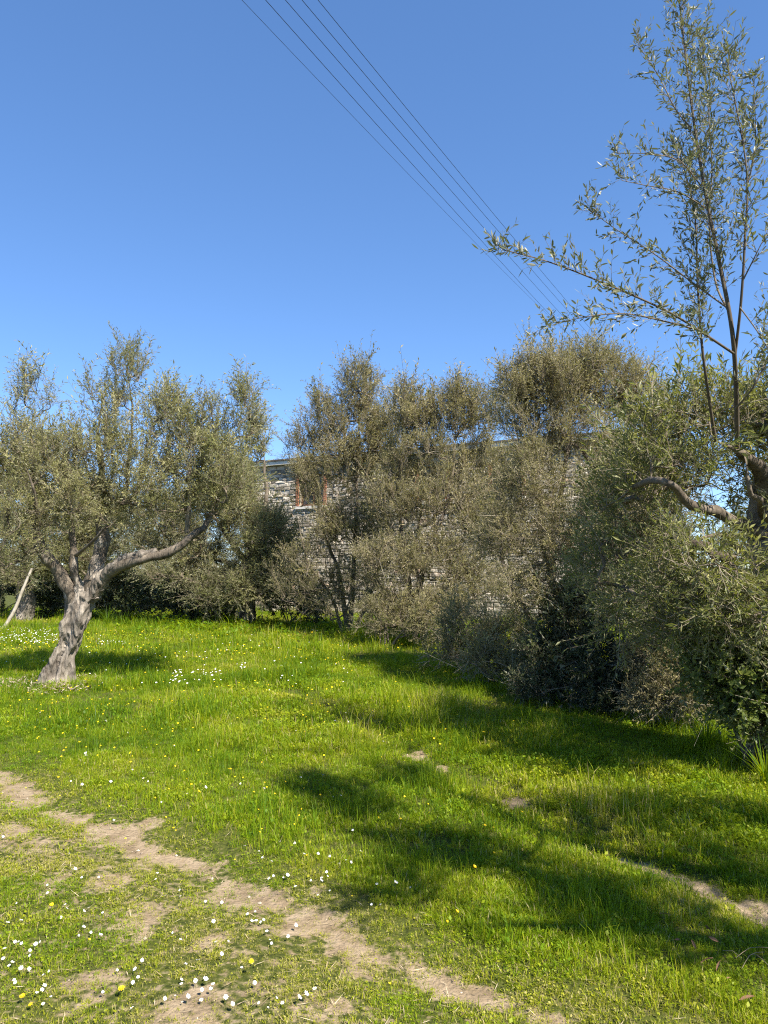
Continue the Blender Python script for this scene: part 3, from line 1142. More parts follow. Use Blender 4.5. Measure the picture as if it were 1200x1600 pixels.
# ---- olives farther back
Y2 = 21.0
b2 = GP(385, Y2)
tree('olive_tree', 'olive with a dark shaded trunk left of the stone wall, behind the gnarled tree', b2,
     ([b2 - np.array([0, 0, .1]), P(388, 930, Y2), P(392, 895, Y2), P(398, 870, Y2)], [.24, .17, .15, .14]),
     [([P(390, 900, Y2), P(375, 860, Y2 - .2), P(345, 820, Y2 - .4), P(310, 770, Y2 - .4)], .12, .03), ([P(395, 880, Y2), P(410, 830, Y2), P(415, 770, Y2), P(410, 700, Y2)], .12, .03),
      ([P(396, 885, Y2), P(430, 860, Y2 - .3), P(470, 840, Y2 - .5)], .09, .03), ([P(385, 890, Y2), P(330, 870, Y2 + .3), P(270, 850, Y2 + .3), P(230, 800, Y2 + .2)], .09, .03)],
     [B(370, 780, Y2, 45, 75, 1.3, 95), B(330, 810, Y2, 75, 65, 1.3, 130), B(410, 840, Y2 - .6, 50, 45, 1.0, 80), B(250, 830, Y2 + .4, 75, 60, 1.2, 110),
      B(300, 890, Y2 - .2, 90, 40, 1.2, 90), B(400, 690, Y2, 25, 40, .6, 26), B(445, 865, Y2 - .5, 30, 28, .6, 22), B(385, 880, Y2 - .9, 50, 35, .6, 40), B(345, 925, Y2 - .9, 45, 28, .5, 40), B(425, 905, Y2 - 1.0, 38, 34, .5, 40), B(385, 925, Y2 - 1.3, 40, 24, .4, 24)],
     kit='far_olive', shoots=5, shoot_len=.55, tone=.46, up=.55, out=.4, rnd=.6, trunk_seed=8, tip=.006, sides=20, rings=30)

Y3 = 22.5
b3 = GP(36, Y3)
tree('olive_tree', 'olive tree at the far left edge behind the gnarled trunk, half hidden by its crown', b3,
     ([b3 - np.array([0, 0, .1]), P(40, 940, Y3), P(36, 910, Y3), P(30, 890, Y3)], [.32, .24, .2, .17]),
     [([P(32, 905, Y3), P(0, 860, Y3), P(-40, 800, Y3)], .13, .03), ([P(34, 900, Y3), P(50, 850, Y3), P(60, 780, Y3), P(50, 680, Y3)], .13, .03), ([P(36, 905, Y3), P(80, 870, Y3), P(130, 830, Y3)], .1, .03)],
     [B(20, 800, Y3, 80, 70, 1.4, 130), B(110, 810, Y3, 70, 75, 1.4, 120), B(-40, 860, Y3, 60, 60, 1.2, 70), B(150, 880, Y3 + .2, 70, 50, 1.1, 90), B(30, 890, Y3 - .6, 60, 35, .8, 55), B(60, 720, Y3, 60, 50, 1, 60), B(95, 870, Y3 - .3, 60, 40, .9, 70), B(160, 820, Y3 + .3, 60, 50, 1, 60), B(10, 850, Y3 + .2, 70, 40, 1, 60)],
     kit='far_olive', shoots=5, shoot_len=.55, tone=.45, up=.55, out=.4, rnd=.6, trunk_seed=9, tip=.006, sides=20, rings=30)

for (px, Y, lab, hb) in [(150, 31.0, 'rounded olive farthest behind the gnarled tree, between its spread limbs', 1.25), (290, 31.0, 'olive behind the shaded shrub row left of the stone house', .9), (-120, 32.0, 'olive beyond the left edge behind the leaning pole', 1.0),
                         (1010, 31.0, 'distant olive to the right of the stone house', 1.1), (1200, 29.0, 'distant olive behind the near one at the right edge', 1.1)]:
    bb_ = GP(px, Y)
    c_ = bb_ + np.array([0, 0, 2.3 * hb])
    tree('olive_tree', lab, bb_, ([bb_ - np.array([0, 0, .1]), bb_ + np.array([.05, 0, .5]), bb_ + np.array([0, .05, 1.0]), bb_ + np.array([.02, 0, 1.4])], [.3, .22, .2, .17]),
         [([bb_ + np.array([0, 0, 1.2]), c_ + np.array([a_, b_2, 0]), c_ + np.array([a_ * 1.3, b_2 * 1.3, .8])], .1, .03) for a_, b_2 in ((.9, 0), (-.8, .3), (.1, -.8))],
         [(c_ + np.array([.9, 0, .1]), (1.3, 1.3, 1.1), 60), (c_ + np.array([-.9, 0, 0]), (1.3, 1.3, 1.1), 60), (c_ + np.array([0, 0, .6]), (1.0, 1.0, 1.0), 45), (c_ + np.array([0, -.3, -.9]), (2.0, 1.0, .7), 40)],
         kit='far_olive', shoots=5, shoot_len=.55, tone=.45, trunk_seed=int(px) % 97 + 3, tip=.007, sides=16, rings=20)

# ---- two slender many-stemmed trees before the house
Y4 = 18.4
b4 = GP(545, Y4)
tree('wild_olive', 'tall many-stemmed wild olive with the most pointed crown, before the stone house', b4, None,
     [([b4 - np.array([0, 0, .1]), P(530, 900, Y4), P(505, 820, Y4), P(492, 720, Y4)], .07, .02), ([b4 - np.array([0, 0, .1]), P(555, 900, Y4), P(560, 800, Y4), P(562, 680, Y4), P(560, 600, Y4)], .08, .015),
      ([b4 + np.array([.1, 0, -.1]), P(580, 920, Y4 - .3), P(600, 850, Y4 - .5), P(612, 760, Y4 - .4)], .06, .02), ([b4 + np.array([-.1, -.1, -.1]), P(515, 930, Y4 - .4), P(480, 880, Y4 - .7), P(465, 800, Y4 - .7)], .05, .015)],
     [B(562, 615, Y4, 38, 52, .6, 62), B(565, 685, Y4, 60, 55, .9, 95), B(510, 670, Y4, 50, 52, .8, 80), B(520, 735, Y4, 62, 55, 1.0, 100), B(488, 765, Y4 - .2, 30, 50, .8, 30), B(600, 680, Y4, 40, 45, .8, 50), B(590, 760, Y4, 60, 60, 1.0, 85),
      B(545, 820, Y4 - .4, 70, 45, 1.0, 75), B(468, 705, Y4, 28, 22, .4, 15), B(510, 860, Y4 - .7, 60, 60, .7, 60), B(600, 850, Y4 - .5, 50, 50, .8, 50), B(460, 905, Y4 - .6, 45, 45, .6, 26), B(510, 940, Y4 - .8, 60, 35, .6, 36), B(570, 930, Y4 - .7, 50, 40, .6, 34)],
     kit='far_wild', shoots=4, shoot_len=.44, tone=.53, up=.85, out=.25, rnd=.45, tip=.0045, twig_tone=.62, mid_shoots=1)
Y4b = 16.2
b4b = GP(648, Y4b)
tree('wild_olive', 'many-stemmed wild olive with dark bare stems showing, in the centre before the house windows', b4b, None,
     [([b4b - np.array([0, 0, .1]), P(642, 900, Y4b), P(628, 830, Y4b), P(620, 760, Y4b), P(632, 660, Y4b)], .075, .018), ([b4b - np.array([0, 0, .1]), P(650, 920, Y4b - .1), P(646, 860, Y4b), P(655, 790, Y4b), P(650, 700, Y4b)], .055, .015),
      ([b4b + np.array([.05, 0, -.1]), P(660, 900, Y4b - .3), P(678, 840, Y4b - .4), P(702, 780, Y4b - .4), P(712, 690, Y4b)], .075, .018), ([b4b + np.array([.1, -.1, -.1]), P(680, 940, Y4b - .6), P(720, 900, Y4b - .9), P(760, 840, Y4b - .9)], .05, .015),
      ([b4b + np.array([-.1, -.1, -.1]), P(620, 950, Y4b - .6), P(590, 900, Y4b - .9), P(575, 850, Y4b - .9)], .04, .015)],
     [B(636, 650, Y4b, 36, 45, .6, 60), B(672, 665, Y4b + .2, 36, 38, .6, 45), B(712, 648, Y4b, 40, 46, .6, 66), B(665, 725, Y4b, 70, 45, .9, 84), B(750, 660, Y4b + .2, 42, 46, .7, 46), B(745, 735, Y4b, 55, 48, .8, 62), B(700, 790, Y4b - .3, 80, 50, 1.0, 115),
      B(620, 790, Y4b - .2, 50, 55, .8, 60), B(760, 830, Y4b - .7, 55, 50, .8, 75), B(680, 880, Y4b - .8, 70, 40, .8, 70), B(600, 890, Y4b - .9, 60, 50, .7, 60), B(740, 920, Y4b - 1.0, 60, 40, .7, 60), B(620, 960, Y4b - 1.0, 70, 28, .6, 55), B(690, 960, Y4b - 1.2, 60, 30, .6, 50)],
     kit='far_wild', shoots=4, shoot_len=.44, tone=.52, up=.85, out=.25, rnd=.48, tip=.0042, twig_tone=.62, dead=60, mid_shoots=1)

# ---- big bushy one right of centre
Y5 = 10.2
b5 = GP(880, Y5)
tree('wild_olive', 'big bushy wild olive with a rounded brownish crown under the power lines, right of centre', b5, None,
     [([b5 - np.array([0, 0, .1]), P(872, 980, Y5), P(862, 900, Y5 - .1), P(845, 840, Y5 - .2), P(835, 760, Y5 - .2), P(830, 680, Y5)], .085, .02),
      ([b5 + np.array([.08, 0, -.1]), P(890, 960, Y5), P(905, 860, Y5), P(920, 760, Y5), P(940, 690, Y5), P(975, 620, Y5 + .1)], .075, .016),
      ([P(862, 900, Y5 - .1), P(866, 820, Y5), P(880, 720, Y5 + .1), P(895, 620, Y5 + .1)], .05, .014),
      ([b5 + np.array([.1, -.1, -.1]), P(930, 980, Y5 - .4), P(975, 900, Y5 - .6), P(1010, 820, Y5 - .5), P(1020, 720, Y5)], .06, .016),
      ([b5 + np.array([-.1, -.1, -.1]), P(840, 990, Y5 - .3), P(800, 920, Y5 - .5), P(780, 860, Y5 - .5), P(775, 780, Y5 - .2)], .05, .014)],
     [B(850, 612, Y5, 70, 55, .8, 125), B(930, 608, Y5 + .1, 75, 55, .8, 130), B(808, 640, Y5, 42, 55, .7, 75), B(990, 632, Y5 + .2, 45, 55, .7, 75), B(890, 600, Y5 + .3, 60, 45, .6, 60), B(880, 690, Y5, 80, 50, 1.0, 120), B(830, 760, Y5 - .3, 65, 55, .9, 105),
      B(960, 750, Y5 - .1, 75, 60, .9, 105), B(790, 840, Y5 - .5, 50, 55, .7, 60), B(880, 850, Y5 - .7, 80, 60, .8, 95), B(980, 860, Y5 - .7, 60, 60, .8, 80), B(830, 930, Y5 - .8, 70, 50, .6, 60), B(920, 960, Y5 - .9, 80, 50, .6, 75)],
     kit='wild', shoots=3, shoot_len=.32, tone=.53, up=.8, out=.3, rnd=.5, tip=.0028, twig_tone=.62, dead=150, mid_shoots=2)

# ---- near olive at the right edge with tall suckers
Y6 = 6.2
b6 = GP(1222, Y6)
YS = 5.0
LEAVES = []


def suckers(root, base, ta, la_):
    """tall upright suckers and the long side shoot against the sky: each leaf is big enough to see"""
    L = lambda p: np.asarray(p, float) - base
    stems = [
        ([P(1152, 700, YS + .5), P(1150, 600, YS + .2), P(1143, 510, YS), P(1122, 400, YS - .05), P(1100, 290, YS), P(1080, 160, YS + .1), P(1062, 8, YS + .1)], .017, 1),
        ([P(1118, 690, YS + .6), P(1103, 590, YS + .3), P(1095, 520, YS + .2), P(1090, 440, YS + .2), P(1085, 330, YS + .2), P(1062, 240, YS + .2)], .011, 1),
        ([P(1148, 560, YS + .1), P(1158, 470, YS - .1), P(1164, 370, YS - .2), P(1166, 260, YS - .2), P(1135, 90, YS - .2)], .009, 1),
        ([P(1140, 490, YS), P(1118, 440, YS + .3), P(1108, 350, YS + .3), P(1112, 250, YS + .3), P(1098, 70, YS + .3)], .007, 1),
        ([P(1146, 552, YS), P(1090, 515, YS - .3), P(1040, 485, YS - .5), P(950, 445, YS - .7), P(860, 410, YS - .8), P(785, 390, YS - .8)], .008, 2),
        ([P(1092, 516, YS - .3), P(1030, 500, YS - .2), P(975, 490, YS - .2), P(915, 495, YS - .2), P(862, 508, YS - .2)], .005, 2),
        ([P(1135, 480, YS), P(1080, 440, YS + .1), P(1020, 395, YS + .1), P(965, 360, YS + .1), P(922, 328, YS + .1)], .005, 2),
        ([P(1110, 330, YS), P(1060, 300, YS - .1), P(1010, 290, YS - .1), P(972, 282, YS - .1)], .004, 2),
        ([P(1095, 290, YS), P(1060, 250, YS - .1), P(1010, 240, YS - .1), P(975, 240, YS - .1)], .004, 2),
        ([P(1080, 200, YS), P(1055, 170, YS), P(1030, 120, YS), P(1000, 75, YS)], .004, 2),
        ([P(1165, 300, YS - .2), P(1180, 230, YS - .2), P(1178, 130, YS - .2)], .004, 2),
        ([P(1156, 480, YS - .1), P(1185, 520, YS - .2), P(1215, 570, YS - .2), P(1240, 600, YS - .2)], .004, 2),
        ([P(1160, 440, YS - .1), P(1180, 400, YS - .2), P(1200, 360, YS - .2)], .004, 2),
        ([P(1148, 640, YS + .2), P(1180, 600, YS), P(1205, 540, YS), P(1215, 470, YS)], .006, 2),
    ]
    src, dd, LL, bb, tn = [], [], [], [], []
    for (pl, r, kind) in stems:
        pts, u = resample(np.array([L(p) for p in pl]), .07)
        rr = r * (1 - .8 * u) + .0012
        a = Acc()
        tubes(a, pts[None], rr[None], 6, tone=.28 if r > .007 else .5)
        a.obj('shoot', M_TWIG, root, True)
        tg = norm(np.gradient(pts, axis=0))
        for k in range(len(pts)):
            if u[k] < (.34 if kind == 1 else .12):
                continue
            m = 5 if kind == 1 else 3
            if u[k] > .93:
                m += 2
            for _ in range(m):
                o = norm(np.cross(tg[k], RNG.normal(0, 1, 3)))
                src.append(pts[k] + tg[k] * RNG.random() * .05)
                dd.append(norm(tg[k] * .6 + o * .75 + np.array([0, 0, .3]) + RNG.normal(0, .2, 3)))
                LL.append((.12 + .26 * RNG.random()) * (1.15 - .55 * u[k]) * (1.15 if kind == 1 else .7))
                tn.append(.5 + RNG.normal(0, .15))
    src, dd, LL, tn = np.array(src), np.array(dd), np.array(LL), np.array(tn)
    bb = RNG.normal(0, .045, (len(src), 3)) + np.array([0, 0, .03])
    t = np.linspace(0, 1, 3)
    sp = src[:, None] + dd[:, None] * (LL[:, None] * t)[..., None] + bb[:, None] * (t ** 2)[..., None]
    tubes(ta, sp, np.repeat(np.array([[.0016, .0012, .0007]]), len(src), 0), 3, tone=.55)
    got = []
    leaves_on(None, src, dd, LL, bb, 11, .047, .25, tn, keep=.82, tmin=.12, spread=(.3, 1.35), collect=got)
    pos, l, w, nrm, S, W, tn = got[0]
    # the nearest leaves are single objects, the others go into one part
    dist = np.linalg.norm(pos + base - np.array([0, 0, CAM_H]), axis=1) / S
    order = np.argsort(dist)
    vis = [i for i in order if (pos[i][0] + base[0]) < .5 * (pos[i][1] + base[1]) and (pos[i][2] + base[2]) > 2.6][:295]
    single = set(int(i) for i in vis)
    rest = np.array([i for i in range(len(pos)) if i not in single])
    mesh_by_tone = {}
    for i in vis:
        key = int(tn[i] * 4.99)
        if key not in mesh_by_tone:
            a = Acc()
            # lanceolate leaf: midrib fold, six outline points
            vv, off = [], 0
            prof = [(0, 0), (.22, .34), (.52, .5), (.8, .30), (1, 0)]
            left = [(x_, h_ * 1.0, .16 * h_) for x_, h_ in prof]
            vs_ = [(x_, 0, -.05 * x_ * x_) for x_, _ in prof] + [(x_, h_, .16 * h_ - .05 * x_ * x_) for x_, h_ in prof[1:-1]] + [(x_, -h_, .16 * h_ - .05 * x_ * x_) for x_, h_ in prof[1:-1]]
            tr = [(0, 5, 1), (3, 7, 4), (0, 1, 8), (3, 4, 10)]
            qd = [(1, 5, 6, 2), (2, 6, 7, 3), (1, 2, 9, 8), (2, 3, 10, 9)]
            a.add(np.array(vs_), quads=[q[::-1] for q in qd], tris=[q[::-1] for q in tr], tone=key / 4)
            mesh_by_tone[key] = a.mesh('leaf', M_SHOOT, False)
        o = bpy.data.objects.new('leaf', mesh_by_tone[key])
        m = Matrix(((l[i][0] * S[i], w[i][0] * W[i], nrm[i][0] * W[i], pos[i][0]), (l[i][1] * S[i], w[i][1] * W[i], nrm[i][1] * W[i], pos[i][1]),
                    (l[i][2] * S[i], w[i][2] * W[i], nrm[i][2] * W[i], pos[i][2]), (0, 0, 0, 1)))
        o.parent = root
        o.matrix_basis = m
        COL.objects.link(o)
    a = Acc()
    p, l, w, nrm, S, W, tn = pos[rest], l[rest], w[rest], nrm[rest], S[rest], W[rest], tn[rest]
    n_ = len(p)
    v = np.stack([p, p + l * (S * .3)[:, None] + w * (W * .45)[:, None] + nrm * (W * .1)[:, None], p + l * (S * .7)[:, None] + w * (W * .42)[:, None] + nrm * (W * .1)[:, None], p + l * S[:, None],
                  p + l * (S * .7)[:, None] - w * (W * .42)[:, None] + nrm * (W * .1)[:, None], p + l * (S * .3)[:, None] - w * (W * .45)[:, None] + nrm * (W * .1)[:, None]], 1)
    i = np.arange(n_)[:, None] * 6
    a.add(v.reshape(-1, 3), quads=np.concatenate([i + np.array([[0, 1, 2, 3]]), i + np.array([[0, 3, 4, 5]])]), tone=np.repeat(tn, 6))
    a.obj('shoot_leaves', M_SHOOT, root, False, 'stuff')


tree('olive_tree', 'olive tree at the right edge with tall upright leafy shoots standing against the blue sky', b6,
     ([b6 - np.array([0, 0, .1]), P(1225, 1050, Y6), P(1222, 940, Y6), P(1218, 850, Y6), P(1222, 790, Y6), P(1224, 740, Y6)], [.30, .22, .19, .19, .23, .21, .17]),
     [([P(1215, 800, Y6), P(1190, 745, Y6 - .2), P(1165, 715, Y6 - .35), P(1145, 700, Y6 - .5), P(1120, 690, Y6 - .5)], .10, .022), ([P(1215, 840, Y6), P(1160, 822, Y6 - .3), P(1115, 798, Y6 - .5), P(1080, 788, Y6 - .6), P(1062, 770, Y6 - .7), P(1035, 755, Y6 - .8), P(985, 760, Y6 - .3), P(940, 800, Y6 + .2)], .06, .012),
      ([P(1215, 880, Y6), P(1170, 868, Y6 - .35), P(1140, 842, Y6 - .55), P(1105, 838, Y6 - .7), P(1080, 850, Y6 - .8)], .05, .012), ([P(1200, 815, Y6 - .2), P(1175, 775, Y6 - .7), P(1165, 745, Y6 - .8), P(1160, 700, Y6 - .7)], .035, .012),
      ([P(1218, 760, Y6), P(1210, 690, Y6), P(1190, 640, Y6 + .2), P(1120, 620, Y6 + .3)], .06, .014), ([P(1225, 770, Y6), P(1290, 690, Y6 - .2), P(1330, 560, Y6 - .4), P(1350, 400, Y6 - .6)], .08, .015)],
     [B(1090, 655, Y6 - .2, 85, 40, .6, 50), B(1170, 655, Y6 + .3, 50, 30, .5, 26), B(1040, 735, Y6 - .3, 75, 55, .7, 44), B(1095, 745, Y6 + .2, 60, 40, .6, 26), B(980, 810, Y6 + .3, 70, 80, .8, 48), B(1080, 880, Y6 - .8, 90, 45, .5, 36),
      B(950, 910, Y6 + .6, 70, 70, .8, 42), B(1130, 950, Y6 - .8, 70, 50, .5, 40), B(1020, 950, Y6 - .2, 70, 55, .6, 42), B(1185, 970, Y6 - .9, 50, 60, .4, 34), B(1010, 690, Y6 + .5, 50, 40, .5, 24), B(1190, 690, Y6 + .7, 50, 50, .4, 40), B(1185, 800, Y6 + .9, 55, 60, .4, 40),
      B(1340, 600, Y6 - .6, 100, 140, .9, 110), B(1330, 760, Y6 - 1.0, 70, 80, .7, 60)],
     shoots=3, shoot_len=.32, tone=.47, up=.45, out=.25, rnd=.75, trunk_seed=12, extra=suckers, dead=170, mid_shoots=1, tip=.0028, twig_tone=.55, kit='near_olive')

# ---- olive beside the photographer: only a few tips reach into the frame, its shade lies across the foreground
b7 = GP(0, 1)
b7 = np.array([3.7, 2.2, 0.0])
W_ = lambda *a: np.array(a, float)
tree('olive_tree', 'olive tree just beyond the right edge, its long shadow lying across the foreground grass', b7,
     ([W_(3.7, 2.2, -.1), W_(3.68, 2.2, .6), W_(3.62, 2.22, 1.2), W_(3.6, 2.2, 1.7)], [.3, .22, .2, .2, .18]),
     [([W_(3.6, 2.2, 1.5), W_(3.1, 2.5, 2.2), W_(2.6, 2.8, 3.0), W_(2.3, 3.0, 3.9)], .1, .02), ([W_(3.6, 2.2, 1.5), W_(3.2, 1.7, 2.3), W_(2.6, 1.3, 3.0), W_(2.1, 1.0, 3.5)], .1, .02),
      ([W_(3.6, 2.2, 1.6), W_(3.9, 2.7, 2.5), W_(3.8, 3.3, 3.5)], .09, .02), ([W_(3.6, 2.2, 1.6), W_(4.2, 1.7, 2.6), W_(4.5, 1.2, 3.5)], .09, .02)],
     [((1.98, 2.62, 4.05), (.34, .26, .30), 20), ((2.4, 1.98, 3.35), (.55, .30, .35), 40), ((2.2, 2.3, 3.9), (.35, .25, .3), 18), ((3.0, 1.35, 2.9), (.55, .25, .35), 34), ((2.75, 1.75, 2.9), (.4, .25, .3), 26), ((3.3, 2.5, 3.3), (.7, .4, .45), 36),
      ((3.8, 1.7, 3.3), (.6, .4, .4), 26), ((3.5, 3.2, 2.6), (.45, .30, .3), 20), ((2.75, 2.75, 4.3), (.35, .3, .25), 14), ((4.1, 2.8, 2.6), (.5, .4, .35), 18), ((2.0, 1.62, 3.1), (.25, .2, .2), 9)],
     shoots=4, shoot_len=.34, tone=.5, trunk_seed=14, tip=.004, sides=24, rings=30)

# ------------------------------------------------------------------ undergrowth shrubs
def shrub(name, label, px, Y, blobs, kit='shrub', group=None, stems=5, **kw):
    b = GP(px, Y)
    limbs = []
    c0 = np.mean([c for c, r, n in blobs], axis=0)
    top = max(c[2] + r[2] for c, r, n in blobs)
    for k in range(stems):
        tgt = blobs[k % len(blobs)][0] + RNG.normal(0, .12, 3)
        tgt[2] = max(.25, tgt[2])
        m = (b + tgt) / 2 + RNG.normal(0, .08, 3) + np.array([0, 0, .1])
        limbs.append(([b + RNG.normal(0, .08, 3) * np.array([1, 1, 0]) - np.array([0, 0, .08]), m, tgt], .022, .008))
    args = dict(shoots=4, shoot_len=.3, tone=.35, up=.4, out=.45, rnd=.7, tip=.003)
    args.update(kw)
    return tree(name, label, b, None, limbs, blobs, cat='shrub', group=group, kit=kit, **args)


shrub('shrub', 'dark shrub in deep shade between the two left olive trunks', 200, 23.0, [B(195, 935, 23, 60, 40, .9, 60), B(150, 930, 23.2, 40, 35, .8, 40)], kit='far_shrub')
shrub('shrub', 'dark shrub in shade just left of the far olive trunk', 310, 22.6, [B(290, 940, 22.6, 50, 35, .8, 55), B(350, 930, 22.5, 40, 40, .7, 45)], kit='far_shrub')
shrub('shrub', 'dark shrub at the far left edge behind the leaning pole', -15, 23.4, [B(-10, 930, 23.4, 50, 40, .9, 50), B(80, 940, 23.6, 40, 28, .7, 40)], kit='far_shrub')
shrub('shrub', 'low twiggy shrub at the foot of the stone wall in the centre', 600, 15.0, [B(600, 965, 15, 60, 35, .5, 60), B(660, 975, 14.6, 55, 38, .5, 60)], kit='wild_low', dead=70, tone=.42)
shrub('shrub', 'grey twiggy shrub with pale dead stems reaching over the shaded grass', 760, 11.6, [B(730, 985, 11.8, 60, 45, .5, 75), B(790, 1000, 11.2, 60, 45, .5, 75)], kit='wild_low', dead=170, tone=.42)
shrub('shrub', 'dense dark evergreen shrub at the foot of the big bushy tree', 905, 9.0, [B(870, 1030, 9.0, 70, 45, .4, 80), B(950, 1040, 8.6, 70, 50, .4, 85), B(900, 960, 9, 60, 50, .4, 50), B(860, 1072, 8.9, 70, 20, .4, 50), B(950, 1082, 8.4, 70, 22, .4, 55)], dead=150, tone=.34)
shrub('shrub', 'low scrubby bush with bare grey twigs left of the dense evergreen shrub', 790, 10.4, [B(770, 1040, 10.4, 60, 32, .4, 60), B(830, 1050, 10.0, 50, 30, .4, 45), B(710, 1030, 11.8, 50, 28, .4, 40)], kit='wild_low', dead=160, tone=.40)
shrub('shrub', 'brownish dry shrub right of the dense evergreen one', 1040, 7.9, [B(1030, 1030, 7.9, 55, 60, .35, 75), B(1060, 970, 7.8, 50, 50, .35, 50), B(1030, 1090, 7.8, 55, 22, .3, 40), B(1095, 1080, 7.4, 45, 35, .3, 45)], kit='wild_low', dead=190, tone=.52)
shrub('shrub', 'twiggy thicket filling the gap between the big bushy tree and the right olive', 1000, 8.4, [B(1000, 880, 8.4, 70, 70, .4, 80), B(960, 790, 8.8, 60, 60, .4, 60), B(1060, 920, 8.0, 60, 60, .4, 60), B(1040, 800, 8.2, 50, 50, .4, 45)], kit='wild', dead=170, tone=.46, up=.6, shoot_len=.32)
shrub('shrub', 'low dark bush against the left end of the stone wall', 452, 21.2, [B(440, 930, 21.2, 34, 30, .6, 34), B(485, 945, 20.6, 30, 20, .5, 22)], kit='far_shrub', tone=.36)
shrub('bramble', 'sunlit yellow-green bramble at the lower right edge under the near olive', 1165, 6.2, [B(1150, 1060, 6.2, 60, 55, .35, 75), B(1195, 1020, 6.0, 50, 60, .3, 55), B(1110, 1020, 6.5, 40, 50, .3, 40), B(1185, 1110, 6.0, 45, 35, .3, 45), B(1230, 1090, 6.0, 40, 60, .3, 30)], kit='bramble', tone=.5, dead=60)


def tuft(name, label, px, Y, n, h, group):
    b = GP(px, Y)
    a = Acc()
    az = RNG.random(n) * 2 * np.pi
    ln = .15 + .75 * RNG.random(n)
    hh = h * (.5 + .6 * RNG.random(n))
    t = np.linspace(0, 1, 6)
    o = np.stack([np.cos(az), np.sin(az), np.zeros(n)], 1)
    p = o[:, None] * .05 * RNG.random((n, 1, 1)) + o[:, None] * (hh[:, None] * ln[:, None] * t ** 1.8)[..., None] + np.array([0, 0, 1.]) * (hh[:, None] * (t - .25 * ln[:, None] * t ** 2))[..., None]
    s = np.stack([-np.sin(az), np.cos(az), np.zeros(n)], 1)
    w = .0045 * np.array([1, 1, .9, .7, .45, .1])
    v = np.stack([p - s[:, None] * w[None, :, None], p + s[:, None] * w[None, :, None]], 2)
    i = np.arange(n * 6 * 2).reshape(n, 6, 2)
    q = np.stack([i[:, :-1, 0], i[:, :-1, 1], i[:, 1:, 1], i[:, 1:, 0]], -1).reshape(-1, 4)
    a.add(v.reshape(-1, 3), quads=q, tone=np.repeat(np.clip(.2 + RNG.normal(0, .1, n), .02, .5), 12))
    o_ = a.obj(name, M_GRASS)
    o_.location = b
    return tag(o_, label, 'plant', group)


tuft('grass_clump', 'dark spiky grass clump in front of the brownish dry shrub', 1092, 6.6, 100, .40, 'spiky grass clumps')
tuft('grass_clump', 'dark spiky grass clump with arching blades cut by the right edge', 1182, 5.6, 70, .36, 'spiky grass clumps')
tuft('grass_clump', 'pale upright grass clump behind the gnarled olive trunk', 172, 20.6, 60, .6, 'spiky grass clumps')

# ------------------------------------------------------------------ stone house
HA = np.array([-5.04, 27.27, 0.0])
HU = norm(np.array([6.77, -3.7, 0.0]))
HN = np.array([HU[1], -HU[0], 0.0])
HN = HN if HN[1] < 0 else -HN
HL, HH, HD = 13.0, 5.25, 7.0
ang = math.atan2(HU[1], HU[0])
house = thing('stone_house', 'long stone house with a flat pale-edged roof half hidden behind the trees', 'house', tuple(HA))
house.rotation_euler = (0, 0, ang)      # local x along the facade, local -y towards the meadow


def u_at(px):
    k = (px - 600.0) / F * 1.0
    return (k * HA[1] - HA[0]) / (HU[0] - k * HU[1])


def box(acc, x0, x1, y0, y1, z0, z1, tone=.5, mat=0, jit=0.0, bev=0.0):
    v = np.array([[x0, y0, z0], [x1, y0, z0], [x1, y1, z0], [x0, y1, z0], [x0, y0, z1], [x1, y0, z1], [x1, y1, z1], [x0, y1, z1]], float)
    if jit:
        v += RNG.normal(0, jit, v.shape)
    f = [[0, 3, 2, 1], [4, 5, 6, 7], [0, 1, 5, 4], [1, 2, 6, 5], [2, 3, 7, 6], [3, 0, 4, 7]]
    acc.add(v, quads=f, tone=tone, mat=mat)


M_MORTAR = plain('lime_mortar', (.30, .26, .20), .95, .35, .1, 3)
STONE = [(0, (.20, .17, .13)), (.3, (.36, .31, .24)), (.6, (.48, .42, .335)), (.85, (.60, .535, .44)), (1, (.40, .28, .19))]
M_STONE = tone_mat('wall_stone', STONE, .9, .15, False, .6, 18)
M_STONE_R = tone_mat('wall_stone_single', STONE, .9, .15, True, .6, 18)
M_BRICK = plain('brick', (.34, .15, .09), .9, .3, .1, 20)
M_FASCIA = plain('roof_edge', (.70, .65, .57), .8, .15, .2, 5)
M_ROOF = plain('roof_tile', (.10, .085, .075), .85, .3, .2, 4)
M_FRAME = plain('window_frame', (.16, .085, .045), .6, .25, .3, 12)
M_GLASS, n, l, b, o = nt('window_glass')
b.inputs['Base Color'].default_value = (.03, .04, .05, 1)
b.inputs['Roughness'].default_value = .08
b.inputs['Specular IOR Level'].default_value = .8

wins = [(u_at(467), u_at(467) + 1.05, 3.75, 4.85), (u_at(655), u_at(655) + .95, 3.75, 4.85), (u_at(770), u_at(770) + .95, 3.75, 4.85)]
# backing wall built round the openings
wa_ = Acc()
xs = [0] + [v for w_ in wins for v in w_[:2]] + [HL]
for i in range(0, len(xs), 2):
    box(wa_, xs[i], xs[i + 1], 0.0, .45, -.3, HH)
for (x0, x1, z0, z1) in wins:
    box(wa_, x0, x1, 0.0, .45, -.3, z0)
    box(wa_, x0, x1, 0.0, .45, z1, HH)
box(wa_, 0, .45, .45, HD, -.3, HH)
box(wa_, HL - .45, HL, .45, HD, -.3, HH)
box(wa_, .45, HL - .45, HD - .45, HD, -.3, HH)
wall = wa_.obj('wall', M_MORTAR, house)
